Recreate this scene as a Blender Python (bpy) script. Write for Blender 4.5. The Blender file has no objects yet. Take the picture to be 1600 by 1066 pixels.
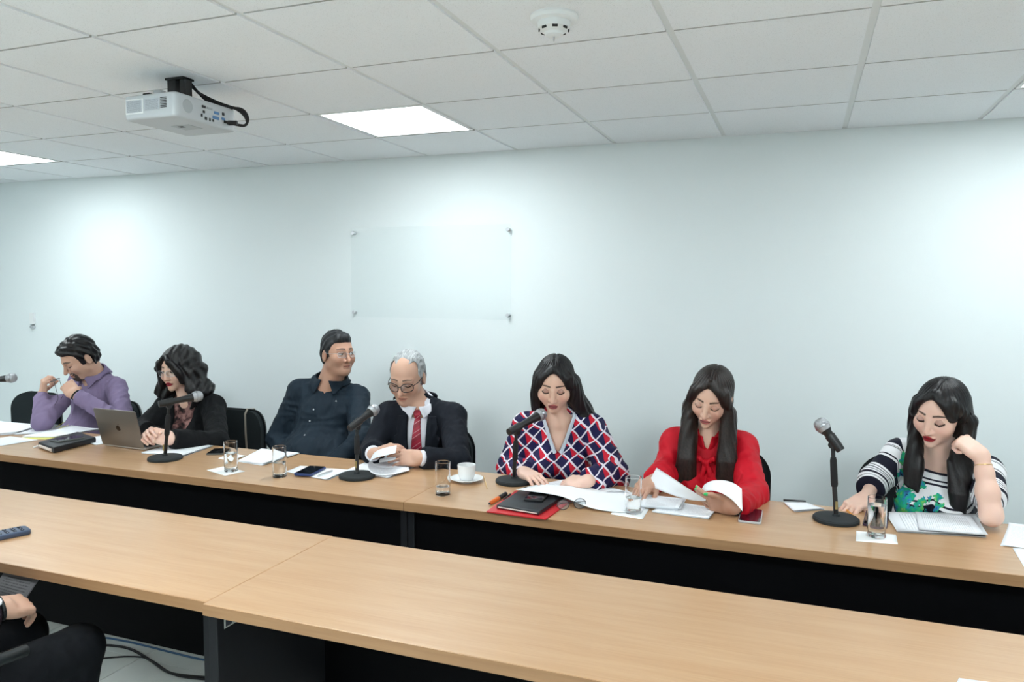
import bpy, bmesh, math, random
import numpy as np
from mathutils import Vector, Matrix
random.seed(7)
sc = bpy.context.scene
# ---------------------------------------------------------------- camera, world, exposure
F_PX = 1184.87
YAW, PITCH, ROLL = -0.3649, -0.0694, -0.0051
CAM = np.array([2.26, -4.395, 1.604])
def cam_axes():
    cy, sy, cp, sp = math.cos(YAW), math.sin(YAW), math.cos(PITCH), math.sin(PITCH)
    cr, sr = math.cos(ROLL), math.sin(ROLL)
    f = np.array([sy*cp, cy*cp, sp]); r = np.array([cy, -sy, 0.0]); d = np.cross(f, r)
    return np.array([r*cr + d*sr, -r*sr + d*cr, f])
AX = cam_axes()
cam_data = bpy.data.cameras.new('camera'); cam = bpy.data.objects.new('camera', cam_data)
sc.collection.objects.link(cam)
cam_data.sensor_width = 36.0; cam_data.lens = F_PX/1600*36.0; cam_data.clip_start = 0.05
mw = Matrix.Identity(4)
for i in range(3):
    mw[i][0] = AX[0][i]; mw[i][1] = -AX[1][i]; mw[i][2] = -AX[2][i]; mw[i][3] = CAM[i]
cam.matrix_world = mw
sc.camera = cam
world = bpy.data.worlds.new('world'); sc.world = world; world.use_nodes = True
world.node_tree.nodes['Background'].inputs[0].default_value = (0.8, 0.9, 1.0, 1)
world.node_tree.nodes['Background'].inputs[1].default_value = 0.05
sc.view_settings.view_transform = 'Standard'; sc.view_settings.look = 'None'
sc.view_settings.gamma = 1.0; sc.view_settings.use_curve_mapping = False
sc.view_settings.exposure = 1.02
LAMP = 19.0            # radiance of the ceiling panels over the room
LAMP_WALL = 10.5       # radiance of the panels along the wall, dimmed to soften their hot spots
LAMP_COL = (0.90, 0.98, 1.0)
# ---------------------------------------------------------------- helpers
def ray(px, py): return np.array([(px-800)/F_PX, (py-533)/F_PX, 1.0]) @ AX
def at(px, py, Y):            # the point at depth Y seen at a pixel of the photograph
    d = ray(px, py); return CAM + d*((Y-CAM[1])/d[1])
def on(px, py, z=0.75):       # the point at height z
    d = ray(px, py); return CAM + d*((z-CAM[2])/d[2])
COL = sc.collection
def link(o, parent=None):
    COL.objects.link(o)
    if parent is not None: o.parent = parent
    return o
def tag(o, label=None, cat=None, group=None, kind=None):
    if label: o['label'] = label
    if cat: o['category'] = cat
    if group: o['group'] = group
    if kind: o['kind'] = kind
    return o
def empty(name, label, cat, loc=(0, 0, 0), rz=0.0, group=None):
    o = bpy.data.objects.new(name, None); link(o); o.empty_display_size = 0.05
    o.location = loc; o.rotation_euler = (0, 0, rz)
    return tag(o, label, cat, group)
def srgb(r, g, b):
    return tuple(((c/255)/12.92 if c/255 <= 0.04045 else ((c/255+0.055)/1.055)**2.4) for c in (r, g, b))
MATS = {}
def mat(name, col=(0.5, 0.5, 0.5), rough=0.5, metal=0.0, **kw):
    m = bpy.data.materials.new(name); m.use_nodes = True
    b = m.node_tree.nodes['Principled BSDF']
    b.inputs['Base Color'].default_value = (*col, 1); b.inputs['Roughness'].default_value = rough
    b.inputs['Metallic'].default_value = metal
    for k, v in kw.items(): b.inputs[k].default_value = v
    MATS[name] = m
    return m
def nd(m, t, **kw):
    n = m.node_tree.nodes.new(t)
    for k, v in kw.items(): setattr(n, k, v)
    return n
def lk(m, a, b): m.node_tree.links.new(a, b)
def bsdf(m): return m.node_tree.nodes['Principled BSDF']
def coords(m, scale=(1, 1, 1), kind='Object', rot=(0, 0, 0)):
    tc = nd(m, 'ShaderNodeTexCoord'); mp = nd(m, 'ShaderNodeMapping')
    mp.inputs['Scale'].default_value = scale; mp.inputs['Rotation'].default_value = rot
    lk(m, tc.outputs[kind], mp.inputs['Vector']); return mp.outputs['Vector']
def noise(m, vec, scale=5, detail=3, rough=0.5):
    n = nd(m, 'ShaderNodeTexNoise'); n.inputs['Scale'].default_value = scale
    n.inputs['Detail'].default_value = detail; n.inputs['Roughness'].default_value = rough
    lk(m, vec, n.inputs['Vector']); return n.outputs['Fac']
def ramp(m, fac, stops):
    r = nd(m, 'ShaderNodeValToRGB'); e = r.color_ramp.elements
    while len(e) < len(stops): e.new(0.5)
    for el, (p, c) in zip(e, stops): el.position = p; el.color = (*c, 1)
    lk(m, fac, r.inputs[0]); return r.outputs[0]
def bump(m, h, strength=0.2, dist=0.002):
    b = nd(m, 'ShaderNodeBump'); b.inputs['Strength'].default_value = strength
    b.inputs['Distance'].default_value = dist
    lk(m, h, b.inputs['Height']); lk(m, b.outputs[0], bsdf(m).inputs['Normal'])
def math_(m, op, a, b=None, clamp=False):
    n = nd(m, 'ShaderNodeMath', operation=op); n.use_clamp = clamp
    for i, v in enumerate((a, b)):
        if v is None: continue
        if isinstance(v, (int, float)): n.inputs[i].default_value = v
        else: lk(m, v, n.inputs[i])
    return n.outputs[0]
def mixc(m, fac, a, b):
    n = nd(m, 'ShaderNodeMix', data_type='RGBA')
    if isinstance(fac, (int, float)): n.inputs[0].default_value = fac
    else: lk(m, fac, n.inputs[0])
    for i, v in ((6, a), (7, b)):
        if isinstance(v, tuple): n.inputs[i].default_value = (*v, 1)
        else: lk(m, v, n.inputs[i])
    return n.outputs[2]
def setcol(m, out): lk(m, out, bsdf(m).inputs['Base Color'])
def attr(m, name):
    n = nd(m, 'ShaderNodeAttribute'); n.attribute_name = name; return n

def obj(name, me, m=None, parent=None, loc=None, rot=None):
    o = bpy.data.objects.new(name, me)
    if m is not None and not me.materials: me.materials.append(m)
    link(o, parent)
    if loc is not None: o.location = loc
    if rot is not None: o.rotation_euler = rot
    return o
def bm_obj(name, bm, m=None, parent=None, smooth=False, loc=None, rot=None):
    me = bpy.data.meshes.new(name); bm.normal_update(); bm.to_mesh(me); bm.free()
    if smooth:
        me.polygons.foreach_set('use_smooth', [True]*len(me.polygons))
    return obj(name, me, m, parent, loc, rot)
def sharp(o, ang=40):
    me = o.data; me.polygons.foreach_set('use_smooth', [True]*len(me.polygons))
    bm = bmesh.new(); bm.from_mesh(me)
    for e in bm.edges:
        e.smooth = not (len(e.link_faces) == 2 and e.calc_face_angle(0) > math.radians(ang))
    bm.to_mesh(me); bm.free(); return o
def add_box(bm, lo, hi, bev=0.0, mtx=None, seg=1):
    vs = [bm.verts.new((x, y, z)) for x in (lo[0], hi[0]) for y in (lo[1], hi[1]) for z in (lo[2], hi[2])]
    fs = [bm.faces.new([vs[i] for i in q]) for q in ((0, 1, 3, 2), (4, 6, 7, 5), (0, 4, 5, 1), (2, 3, 7, 6), (0, 2, 6, 4), (1, 5, 7, 3))]
    if bev > 0:
        es = list({e for f in fs for e in f.edges})
        r = bmesh.ops.bevel(bm, geom=es, offset=bev, segments=seg, affect='EDGES', profile=0.5)
        vs = list({v for f in r['faces'] for v in f.verts} | {v for v in vs if v.is_valid})
    if mtx is not None: bmesh.ops.transform(bm, matrix=mtx, verts=[v for v in vs if v.is_valid])
    return vs
def box(name, lo, hi, m, parent=None, bev=0.0, seg=1, loc=None, rot=None):
    bm = bmesh.new(); add_box(bm, lo, hi, bev, None, seg); return bm_obj(name, bm, m, parent, loc=loc, rot=rot)
def lathe(name, prof, m, parent=None, n=32, loc=None, rot=None, ang=35):
    bm = bmesh.new(); rings = []
    for r, z in prof:
        if r < 1e-6: rings.append([bm.verts.new((0, 0, z))])
        else: rings.append([bm.verts.new((r*math.cos(2*math.pi*k/n), r*math.sin(2*math.pi*k/n), z)) for k in range(n)])
    for a, b in zip(rings, rings[1:]):
        for k in range(n):
            k2 = (k+1) % n
            if len(a) == 1 and len(b) == 1: continue
            if len(a) == 1: bm.faces.new((a[0], b[k2], b[k]))
            elif len(b) == 1: bm.faces.new((a[k], a[k2], b[0]))
            else: bm.faces.new((a[k], a[k2], b[k2], b[k]))
    bmesh.ops.recalc_face_normals(bm, faces=bm.faces[:])
    return sharp(bm_obj(name, bm, m, parent, loc=loc, rot=rot), ang)
def tube(name, pts, rad, m, parent=None, n=10, smoothpts=0, caps=True):
    P = [Vector(p) for p in pts]
    if smoothpts:
        Q = []
        for i in range(len(P)-1):
            p0, p1, p2, p3 = P[max(i-1, 0)], P[i], P[i+1], P[min(i+2, len(P)-1)]
            for k in range(smoothpts):
                t = k/smoothpts
                Q.append(0.5*((2*p1)+(p2-p0)*t+(2*p0-5*p1+4*p2-p3)*t*t+(3*p1-p0-3*p2+p3)*t**3))
        Q.append(P[-1]); P = Q
    R = rad if isinstance(rad, (list, tuple)) else [rad]*len(P)
    if len(R) != len(P):
        R = list(np.interp(np.linspace(0, 1, len(P)), np.linspace(0, 1, len(R)), R))
    bm = bmesh.new(); rings = []; up = Vector((0.13, 0.21, 1)).normalized(); prev = None
    for i, p in enumerate(P):
        t = (P[min(i+1, len(P)-1)]-P[max(i-1, 0)]).normalized()
        a = prev if prev is not None else (up if abs(t.dot(up)) < .95 else Vector((1, 0, 0)))
        u = (a-t*a.dot(t)).normalized(); v = t.cross(u); prev = u
        rings.append([bm.verts.new(p+(u*math.cos(2*math.pi*k/n)+v*math.sin(2*math.pi*k/n))*R[i]) for k in range(n)])
    for a, b in zip(rings, rings[1:]):
        for k in range(n): bm.faces.new((a[k], a[(k+1) % n], b[(k+1) % n], b[k]))
    if caps: bm.faces.new(rings[0][::-1]); bm.faces.new(rings[-1])
    return sharp(bm_obj(name, bm, m, parent), 50)
def slab(name, pts, t, m, parent=None, bev=0.0, seg=2, loc=None, rot=None):
    """a flat plate with the outline pts (x, y), from z = 0 to z = t"""
    bm = bmesh.new()
    lo = [bm.verts.new((x, y, 0)) for x, y in pts]; hi = [bm.verts.new((x, y, t)) for x, y in pts]
    top = bm.faces.new(hi); bot = bm.faces.new(lo[::-1]); n = len(pts)
    for k in range(n): bm.faces.new((lo[k], lo[(k+1) % n], hi[(k+1) % n], hi[k]))
    bmesh.ops.recalc_face_normals(bm, faces=bm.faces[:])
    if bev > 0:
        es = [e for e in bm.edges if abs(e.verts[0].co.z-e.verts[1].co.z) < 1e-6]
        bmesh.ops.bevel(bm, geom=es, offset=bev, segments=seg, affect='EDGES', profile=0.5)
    return sharp(bm_obj(name, bm, m, parent, loc=loc, rot=rot), 45)
def rrect(w, h, r, n=5):
    out = []
    for cx, cy, a0 in ((w/2-r, h/2-r, 0), (-w/2+r, h/2-r, 90), (-w/2+r, -h/2+r, 180), (w/2-r, -h/2+r, 270)):
        for k in range(n+1):
            a = math.radians(a0+90*k/n); out.append((cx+r*math.cos(a), cy+r*math.sin(a)))
    return out
def grid_sheet(name, fn, nu, nv, m, parent=None, thick=0.0006):
    """a sheet of paper: fn(u, v) gives its points; it has two sides and a thin edge"""
    V = np.array([[fn(u, v) for v in np.linspace(0, 1, nv)] for u in np.linspace(0, 1, nu)])
    du = np.gradient(V, axis=0); dv = np.gradient(V, axis=1); N = np.cross(du, dv)
    N /= np.linalg.norm(N, axis=2, keepdims=True)+1e-12
    bm = bmesh.new()
    A = [[bm.verts.new(V[i, j]+N[i, j]*thick/2) for j in range(nv)] for i in range(nu)]
    B = [[bm.verts.new(V[i, j]-N[i, j]*thick/2) for j in range(nv)] for i in range(nu)]
    uv = bm.loops.layers.uv.new('UVMap')
    def face(q, st):
        f = bm.faces.new(q); f.smooth = True
        for l, s in zip(f.loops, st): l[uv].uv = s
    for i in range(nu-1):
        for j in range(nv-1):
            st = [(i/(nu-1), j/(nv-1)), ((i+1)/(nu-1), j/(nv-1)), ((i+1)/(nu-1), (j+1)/(nv-1)), (i/(nu-1), (j+1)/(nv-1))]
            face((A[i][j], A[i+1][j], A[i+1][j+1], A[i][j+1]), st)
            face((B[i][j], B[i][j+1], B[i+1][j+1], B[i+1][j]), [st[0], st[3], st[2], st[1]])
    for i in range(nu-1):
        for j, s in ((0, 0), (nv-1, 1)):
            bm.faces.new((A[i][j], B[i][j], B[i+1][j], A[i+1][j]))
    for j in range(nv-1):
        for i in (0, nu-1):
            bm.faces.new((A[i][j], A[i][j+1], B[i][j+1], B[i][j]))
    return bm_obj(name, bm, m, parent)

# ---------------------------------------------------------------- materials
m = mat('wall_paint', srgb(233, 240, 241), 0.65)
bump(m, noise(m, coords(m), 260, 2), 0.06, 0.001)
m = mat('ceiling_tile', srgb(238, 242, 246), 0.9)
v = coords(m, kind='Object')
n1 = noise(m, v, 330, 2, 0.6)
setcol(m, ramp(m, n1, [(0.30, srgb(214, 217, 219)), (0.40, srgb(247, 250, 253))]))
bump(m, n1, 0.25, 0.002)
mat('tile_gap_shade', srgb(190, 190, 188), 0.95)  # greyer than the tile face, paints the shadow gap between the rows
mat('tee', srgb(232, 235, 235), 0.45)
mat('plenum', srgb(120, 120, 120), 0.9)
m = mat('floor_tile', srgb(212, 218, 214), 0.22)
n1 = noise(m, coords(m), 3, 4); setcol(m, ramp(m, n1, [(0.3, srgb(200, 207, 203)), (0.7, srgb(218, 223, 220))]))
mat('grout', srgb(120, 124, 122), 0.9)
m = mat('beech', srgb(222, 182, 140), 0.36)
v = coords(m, (0.7, 9, 9)); n1 = noise(m, v, 3.0, 6, 0.62)
v2 = coords(m, (3, 90, 40)); n2 = noise(m, v2, 2.0, 3, 0.5)
c1 = ramp(m, n1, [(0.30, srgb(183, 142, 103)), (0.52, srgb(190, 151, 113)), (0.75, srgb(197, 160, 123))])
c2 = ramp(m, n2, [(0.35, srgb(176, 132, 90)), (0.55, srgb(196, 155, 113))])
setcol(m, mixc(m, 0.22, c1, c2)); bsdf(m).inputs['Coat Weight'].default_value = 0.4; bsdf(m).inputs['Coat Roughness'].default_value = 0.2; bsdf(m).inputs['Coat IOR'].default_value = 1.5
m = mat('edge_band', srgb(190, 146, 102), 0.5)  # same wood as the top, its shade put into a darker colour
n1 = noise(m, coords(m, (0.8, 20, 20)), 3, 4); setcol(m, ramp(m, n1, [(0.3, srgb(152, 112, 76)), (0.7, srgb(168, 128, 90))]))
mat('table_black', srgb(7, 7, 9), 0.6, **{'Specular IOR Level': 0.05})
mat('table_leg', srgb(20, 21, 25), 0.5, **{'Specular IOR Level': 0.3})
mat('black_plastic', srgb(22, 23, 25), 0.42)
mat('black_rubber', srgb(20, 20, 22), 0.75)
mat('soft_black', srgb(27, 33, 36), 0.8)
mat('chair_plastic', srgb(16, 22, 24), 0.5)
m = mat('chair_fabric', srgb(20, 30, 33), 0.95); bump(m, noise(m, coords(m), 500, 2), 0.3, 0.001)
mat('chrome', (0.8, 0.8, 0.82), 0.18, 1.0)
mat('steel', (0.62, 0.63, 0.65), 0.32, 1.0)
mat('white_plastic', srgb(238, 240, 240), 0.4)
mat('projector_white', srgb(192, 197, 201), 0.45)
mat('projector_side', srgb(168, 174, 178), 0.45)
mat('dark_slot', srgb(20, 22, 24), 0.6)
mat('blue_port', srgb(70, 120, 170), 0.5)
m = mat('paper', srgb(243, 246, 250), 0.75)
m = mat('napkin', srgb(246, 248, 248), 0.9)
bump(m, noise(m, coords(m), 300, 2), 0.2, 0.001)
mat('yellow_paper', srgb(232, 226, 120), 0.7)
mat('glass', (1, 1, 1), 0.0, 0.0, **{'Transmission Weight': 1.0, 'IOR': 1.45})
mat('water', (0.98, 1, 1), 0.0, 0.0, **{'Transmission Weight': 1.0, 'IOR': 1.33})
def thin_clear(name, tint, fac, rough):
    m = bpy.data.materials.new(name); m.use_nodes = True; nt = m.node_tree; nt.nodes.remove(nt.nodes['Principled BSDF'])
    t = nt.nodes.new('ShaderNodeBsdfTransparent'); t.inputs[0].default_value = (*tint, 1)
    g = nt.nodes.new('ShaderNodeBsdfGlossy'); g.inputs['Roughness'].default_value = rough
    x = nt.nodes.new('ShaderNodeMixShader'); x.inputs[0].default_value = fac
    nt.links.new(t.outputs[0], x.inputs[1]); nt.links.new(g.outputs[0], x.inputs[2]); nt.links.new(x.outputs[0], nt.nodes['Material Output'].inputs[0])
    MATS[name] = m
thin_clear('acrylic', (0.985, 0.99, 0.99), 0.02, 0.15)
thin_clear('lens_glass', (0.93, 0.94, 0.95), 0.09, 0.02)
mat('porcelain', srgb(240, 242, 243), 0.15)
def printed(name, base, ink, lines=34, margin=0.1, amount=0.75):
    """paper with rows of small print"""
    m = mat(name, base, 0.75)
    tc = nd(m, 'ShaderNodeTexCoord'); sp = nd(m, 'ShaderNodeSeparateXYZ'); lk(m, tc.outputs['UV'], sp.inputs[0])
    u, v = sp.outputs[0], sp.outputs[1]
    row = math_(m, 'FRACT', math_(m, 'MULTIPLY', v, lines))
    on_row = math_(m, 'LESS_THAN', row, 0.42)
    cb = nd(m, 'ShaderNodeCombineXYZ'); lk(m, math_(m, 'MULTIPLY', u, 60), cb.inputs[0])
    lk(m, math_(m, 'FLOOR', math_(m, 'MULTIPLY', v, lines)), cb.inputs[1])
    w = math_(m, 'GREATER_THAN', noise(m, cb.outputs[0], 1.3, 0), 0.42)
    mk = math_(m, 'MULTIPLY', on_row, w)
    for t, s in ((u, margin), (v, margin)):
        mk = math_(m, 'MULTIPLY', mk, math_(m, 'GREATER_THAN', t, s)); mk = math_(m, 'MULTIPLY', mk, math_(m, 'LESS_THAN', t, 1-s))
    setcol(m, mixc(m, math_(m, 'MULTIPLY', mk, amount), base, ink)); return m
printed('printed_paper', srgb(240, 243, 248), srgb(150, 155, 165), 30, 0.1, 0.5)
# ---------------------------------------------------------------- the room
CEIL = 2.4515; TILE = 0.61; Y0 = -0.0113
X_L, X_R, Y_B = -5.49, 5.49, -6.73
def structure(o): o['kind'] = 'structure'; return o
structure(box('wall_back', (X_L-.1, 0, 0), (X_R+.1, 0.1, CEIL+.2), MATS['wall_paint']))
structure(box('wall_left', (X_L-.1, Y_B, 0), (X_L, 0, CEIL+.2), MATS['wall_paint']))
structure(box('wall_right', (X_R, Y_B, 0), (X_R+.1, 0, CEIL+.2), MATS['wall_paint']))
structure(box('wall_front', (X_L-.1, Y_B-.1, 0), (X_R+.1, Y_B, CEIL+.2), MATS['wall_paint']))
floor = structure(box('floor', (X_L-.1, Y_B-.1, -0.12), (X_R+.1, 0.1, -0.006), MATS['grout']))
bm = bmesh.new(); add_box(bm, (-.2985, -.2985, -.008), (.2985, .2985, 0), 0.0015)
fm = bpy.data.meshes.new('floor_tile'); bm.to_mesh(fm); bm.free(); fm.materials.append(MATS['floor_tile'])
for i in range(-9, 10):
    for j in range(12):
        x, y = -0.37+.3+i*.6, -2.0+.3-(j-3)*.6
        if abs(x) < 5.3 and -6.6 < y < -.2: obj('tile', fm, None, floor, (x, y, 0))
ceiling = structure(box('ceiling', (X_L-.1, Y_B-.1, CEIL+.012), (X_R+.1, 0.1, CEIL+.1), MATS['plenum']))
bm = bmesh.new(); add_box(bm, (-.2925, -.3000, -.007), (.2925, .3000, .011)); bm.normal_update()
for f in bm.faces: f.material_index = 1 if abs(f.normal.y) > .5 else 0
tm = bpy.data.meshes.new('ceiling_tile'); bm.to_mesh(tm); bm.free(); tm.materials.append(MATS['ceiling_tile']); tm.materials.append(MATS['tile_gap_shade'])
lamp_cells = {(i, 1) for i in (-5, 0, 5)} | {(i, j) for i in (-5, 0, 5) for j in (5, 9)}
for i in range(-9, 9):
    for j in range(11):
        if (i, j) in lamp_cells: continue
        obj('tile', tm, None, ceiling, ((i+.5)*TILE, Y0-(j+.5)*TILE, CEIL))
for i in range(-9, 10):
    box('main_tee', (i*TILE-.013, Y_B, CEIL), (i*TILE+.013, 0, CEIL+.012), MATS['tee'], ceiling)
bm = bmesh.new(); add_box(bm, (-.292, -.012, .0005), (.292, .012, .012))
cm = bpy.data.meshes.new('cross_tee'); bm.to_mesh(cm); bm.free(); cm.materials.append(MATS['tee'])
for i in range(-9, 9):
    for j in range(0, 11): obj('cross_tee', cm, None, ceiling, ((i+.5)*TILE, Y0-j*TILE, CEIL))
tr = structure(box('trim_1', (X_L, -0.022, CEIL-.004), (X_R, 0, CEIL+.002), MATS['tee']))
# lamps
def lamp_mat(name, power):
    em = bpy.data.materials.new(name); em.use_nodes = True
    nt = em.node_tree; nt.nodes.remove(nt.nodes['Principled BSDF'])
    e = nt.nodes.new('ShaderNodeEmission'); e.inputs[0].default_value = (*LAMP_COL, 1); e.inputs[1].default_value = power
    nt.links.new(e.outputs[0], nt.nodes['Material Output'].inputs[0]); return em
lamp_room, lamp_wall = lamp_mat('lamp_diffuser', LAMP), lamp_mat('lamp_diffuser_wall', LAMP_WALL)
lamp_label = {(0, 1): 'lit square ceiling light panel between the projector and the wall', (-5, 1): 'lit square ceiling light panel at the far end beyond the projector',
              (5, 1): 'lit square ceiling light panel above the woman in stripes'}
for (i, j) in sorted(lamp_cells):
    lab = lamp_label.get((i, j)) or 'lit square ceiling light panel over the %s, %s' % ({5: 'near tables', 9: 'back of the room'}[j], {-5: 'past the projector', 0: 'in the middle', 5: 'past the woman in stripes'}[i])
    r = empty('ceiling_light', lab, 'ceiling light', ((i+.5)*TILE, Y0-(j+.5)*TILE, CEIL), 0, 'square light panels in the ceiling grid')
    bm = bmesh.new()
    for lo, hi in (((-.292, -.292, -.008), (.292, -.274, .01)), ((-.292, .274, -.008), (.292, .292, .01)), ((-.292, -.274, -.008), (-.274, .274, .01)), ((.274, -.274, -.008), (.292, .274, .01))):
        add_box(bm, lo, hi, 0.001)
    bm_obj('frame', bm, MATS['white_plastic'], r)
    box('diffuser', (-.274, -.274, -.003), (.274, .274, .008), lamp_wall if j == 1 else lamp_room, r)
# ---------------------------------------------------------------- tables
def table(name, label, x0, x1, y0, y1, thick, panel_y, panel_z, inset, legs):
    r = empty(name, label, 'table', ((x0+x1)/2, (y0+y1)/2, 0), 0, 'beech topped tables pushed end to end')
    w, d = (x1-x0)/2, (y1-y0)/2; zt = 0.75
    box('table_top', (-w+.0008, -d+.002, zt-thick), (w-.0008, d-.002, zt), MATS['beech'], r, 0.0015)
    bm = bmesh.new()
    add_box(bm, (-w+.0008, -d, zt-thick), (w-.0008, -d+.0025, zt-.0012)); bm_obj('edge_strip', bm, MATS['edge_band'], r)
    bm = bmesh.new()
    add_box(bm, (-w+.0008, d-.0025, zt-thick), (w-.0008, d, zt-.0012)); bm_obj('edge_strip', bm, MATS['edge_band'], r)
    for s in (-1, 1):
        x = s*(w-.0165)
        box('leg_panel', (x-.0145, -d+inset, 0.0), (x+.0145, d-inset, zt-thick), MATS['table_leg'], r, 0.002)
    box('modesty_panel', (-w+.032, panel_y-d-.009, panel_z), (w-.032, panel_y-d+.009, zt-thick-.0005), MATS['table_black'], r)
    for x in np.linspace(-w, w, legs+2)[1:-1]:
        box('support', (x-.012, panel_y-d+.0095, panel_z), (x+.012, d-inset, zt-thick-.0005), MATS['table_black'], r)
    return r
table('conference_table', 'long table under the laptop and the men in dark clothes', -2.75, 0.796, -1.768, -1.19, 0.036, 0.05, 0.06, 0.03, 1)
table('conference_table', 'long table under the red folder and the coffee cup', 0.796, 4.2, -1.768, -1.19, 0.036, 0.05, 0.06, 0.03, 1)
table('conference_table', 'long near table carrying the remote control', -2.6, 0.772, -2.818, -2.222, 0.031, 0.52, 0.27, 0.02, 0)
t4 = table('conference_table', 'long near table with an empty top and a sticker on its leg', 0.772, 4.2, -2.832, -2.228, 0.031, 0.52, 0.27, 0.02, 0)
m = mat('sticker', srgb(150, 150, 145), 0.6)
# ---------------------------------------------------------------- signed distance shapes -> meshes (people and soft things)
f32 = np.float32
def A_(*v): return np.array(v, f32)
def ell(p, c, r):
    q = p-A_(*c); r = A_(*r); k0 = np.sqrt(((q/r)**2).sum(1))+1e-9; k1 = np.sqrt(((q/(r*r))**2).sum(1))+1e-9
    return k0*(k0-1)/k1
def sph(p, c, r): return np.sqrt(((p-A_(*c))**2).sum(1))-r
def cap(p, a, b, ra, rb=None):
    rb = ra if rb is None else rb
    a = np.asarray(a, f32); b = np.asarray(b, f32); ba = b-a; pa = p-a
    h = np.clip(pa@ba/(ba@ba+1e-12), 0, 1)
    return np.sqrt(((pa-h[:, None]*ba)**2).sum(1))-(ra+(rb-ra)*h)
def chain(p, pts, rr, k=0.0):
    d = None
    for i in range(len(pts)-1):
        e = cap(p, pts[i], pts[i+1], rr[i], rr[i+1]); d = e if d is None else (smin(d, e, k) if k > 0 else np.minimum(d, e))
    return d
def rbox(p, c, half, r, R=None):
    q = p-A_(*c)
    if R is not None: q = q@np.asarray(R, f32)
    q = np.abs(q)-(A_(*half)-r)
    return np.sqrt((np.maximum(q, 0)**2).sum(1))+np.minimum(q.max(1), 0)-r
def smin(a, b, k):
    h = np.maximum(k-np.abs(a-b), 0)/k
    return np.minimum(a, b)-h*h*k*0.25
def smax(a, b, k): return -smin(-a, -b, k)
def sstep(a, b, x):
    t = np.clip((x-a)/(b-a), 0, 1); return t*t*(3-2*t)
def sdf_mesh(f, lo, hi, h, cf=4, slack=1.9):
    """surface nets over a grid, refined only near the surface"""
    lo = np.asarray(lo, float); hi = np.asarray(hi, float)
    n = np.maximum(np.ceil((hi-lo)/(h*cf)).astype(int), 1)
    cx = [(lo[i]+(np.arange(n[i])+.5)*h*cf).astype(f32) for i in range(3)]
    P = np.stack(np.meshgrid(*cx, indexing='ij'), -1).reshape(-1, 3)
    d = f(P).reshape(n).astype(f32)
    act = np.abs(d) < h*cf*slack
    D = d.repeat(cf, 0).repeat(cf, 1).repeat(cf, 2)
    ci = np.argwhere(act)
    off = np.stack(np.meshgrid(*[np.arange(cf)]*3, indexing='ij'), -1).reshape(-1, 3)
    I = (ci[:, None, :]*cf+off[None]).reshape(-1, 3)
    Q = (lo+(I+.5)*h).astype(f32)
    for s in range(0, len(Q), 400000):
        e = I[s:s+400000]; D[e[:, 0], e[:, 1], e[:, 2]] = f(Q[s:s+400000])
    S = D < 0
    c8 = sum(S[i:S.shape[0]-1+i, j:S.shape[1]-1+j, k:S.shape[2]-1+k].astype(np.int8) for i in (0, 1) for j in (0, 1) for k in (0, 1))
    msk = (c8 > 0) & (c8 < 8)
    idx = np.full(msk.shape, -1, np.int32); C = np.argwhere(msk); idx[msk] = np.arange(len(C))
    acc = np.zeros((len(C), 3)); cnt = np.zeros(len(C))
    for ax in range(3):
        o1, o2 = [a for a in range(3) if a != ax]
        for u in (0, 1):
            for v in (0, 1):
                a = C.copy(); a[:, o1] += u; a[:, o2] += v; b = a.copy(); b[:, ax] += 1
                da = D[a[:, 0], a[:, 1], a[:, 2]]; db = D[b[:, 0], b[:, 1], b[:, 2]]
                x = (da < 0) != (db < 0); t = np.where(x, da/(da-db+1e-20), 0)
                pt = (a+0.0); pt[:, ax] += t
                acc[x] += pt[x]; cnt[x] += 1
    V = lo+(acc/cnt[:, None]+.5)*h
    quads = []
    for ax in range(3):
        o1, o2 = (ax+1) % 3, (ax+2) % 3
        sl0 = [slice(None)]*3; sl1 = [slice(None)]*3; sl0[ax] = slice(0, -1); sl1[ax] = slice(1, None)
        E = S[tuple(sl0)] != S[tuple(sl1)]
        e = np.argwhere(E)
        e = e[(e[:, o1] > 0) & (e[:, o2] > 0) & (e[:, o1] < S.shape[o1]-1) & (e[:, o2] < S.shape[o2]-1)]
        ids = []
        for u, v in ((-1, -1), (0, -1), (0, 0), (-1, 0)):
            a = e.copy(); a[:, o1] += u; a[:, o2] += v; ids.append(idx[a[:, 0], a[:, 1], a[:, 2]])
        q = np.stack(ids, 1); fl = ~S[e[:, 0], e[:, 1], e[:, 2]]
        q[fl] = q[fl][:, ::-1]; quads.append(q)
    q = np.concatenate(quads); q = q[(q >= 0).all(1)]
    return V, q
def mesh_np(name, V, Q, m, parent=None, attrs=None, smooth=True):
    me = bpy.data.meshes.new(name); nq = len(Q)
    me.vertices.add(len(V)); me.vertices.foreach_set('co', np.asarray(V, f32).ravel())
    me.loops.add(nq*4); me.loops.foreach_set('vertex_index', np.asarray(Q, np.int32).ravel())
    me.polygons.add(nq); me.polygons.foreach_set('loop_start', np.arange(0, nq*4, 4, dtype=np.int32))
    try: me.polygons.foreach_set('loop_total', np.full(nq, 4, np.int32))
    except Exception: pass
    me.update(calc_edges=True); me.validate()
    if smooth: me.polygons.foreach_set('use_smooth', np.ones(len(me.polygons), bool))
    for k, a in (attrs or {}).items():
        a = np.asarray(a, f32)
        if a.ndim == 1: at_ = me.attributes.new(k, 'FLOAT', 'POINT'); at_.data.foreach_set('value', a)
        elif a.shape[1] == 3: at_ = me.attributes.new(k, 'FLOAT_VECTOR', 'POINT'); at_.data.foreach_set('vector', a.ravel())
        else: at_ = me.attributes.new(k, 'FLOAT_COLOR', 'POINT'); at_.data.foreach_set('color', a.ravel())
    return obj(name, me, m, parent)
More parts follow.
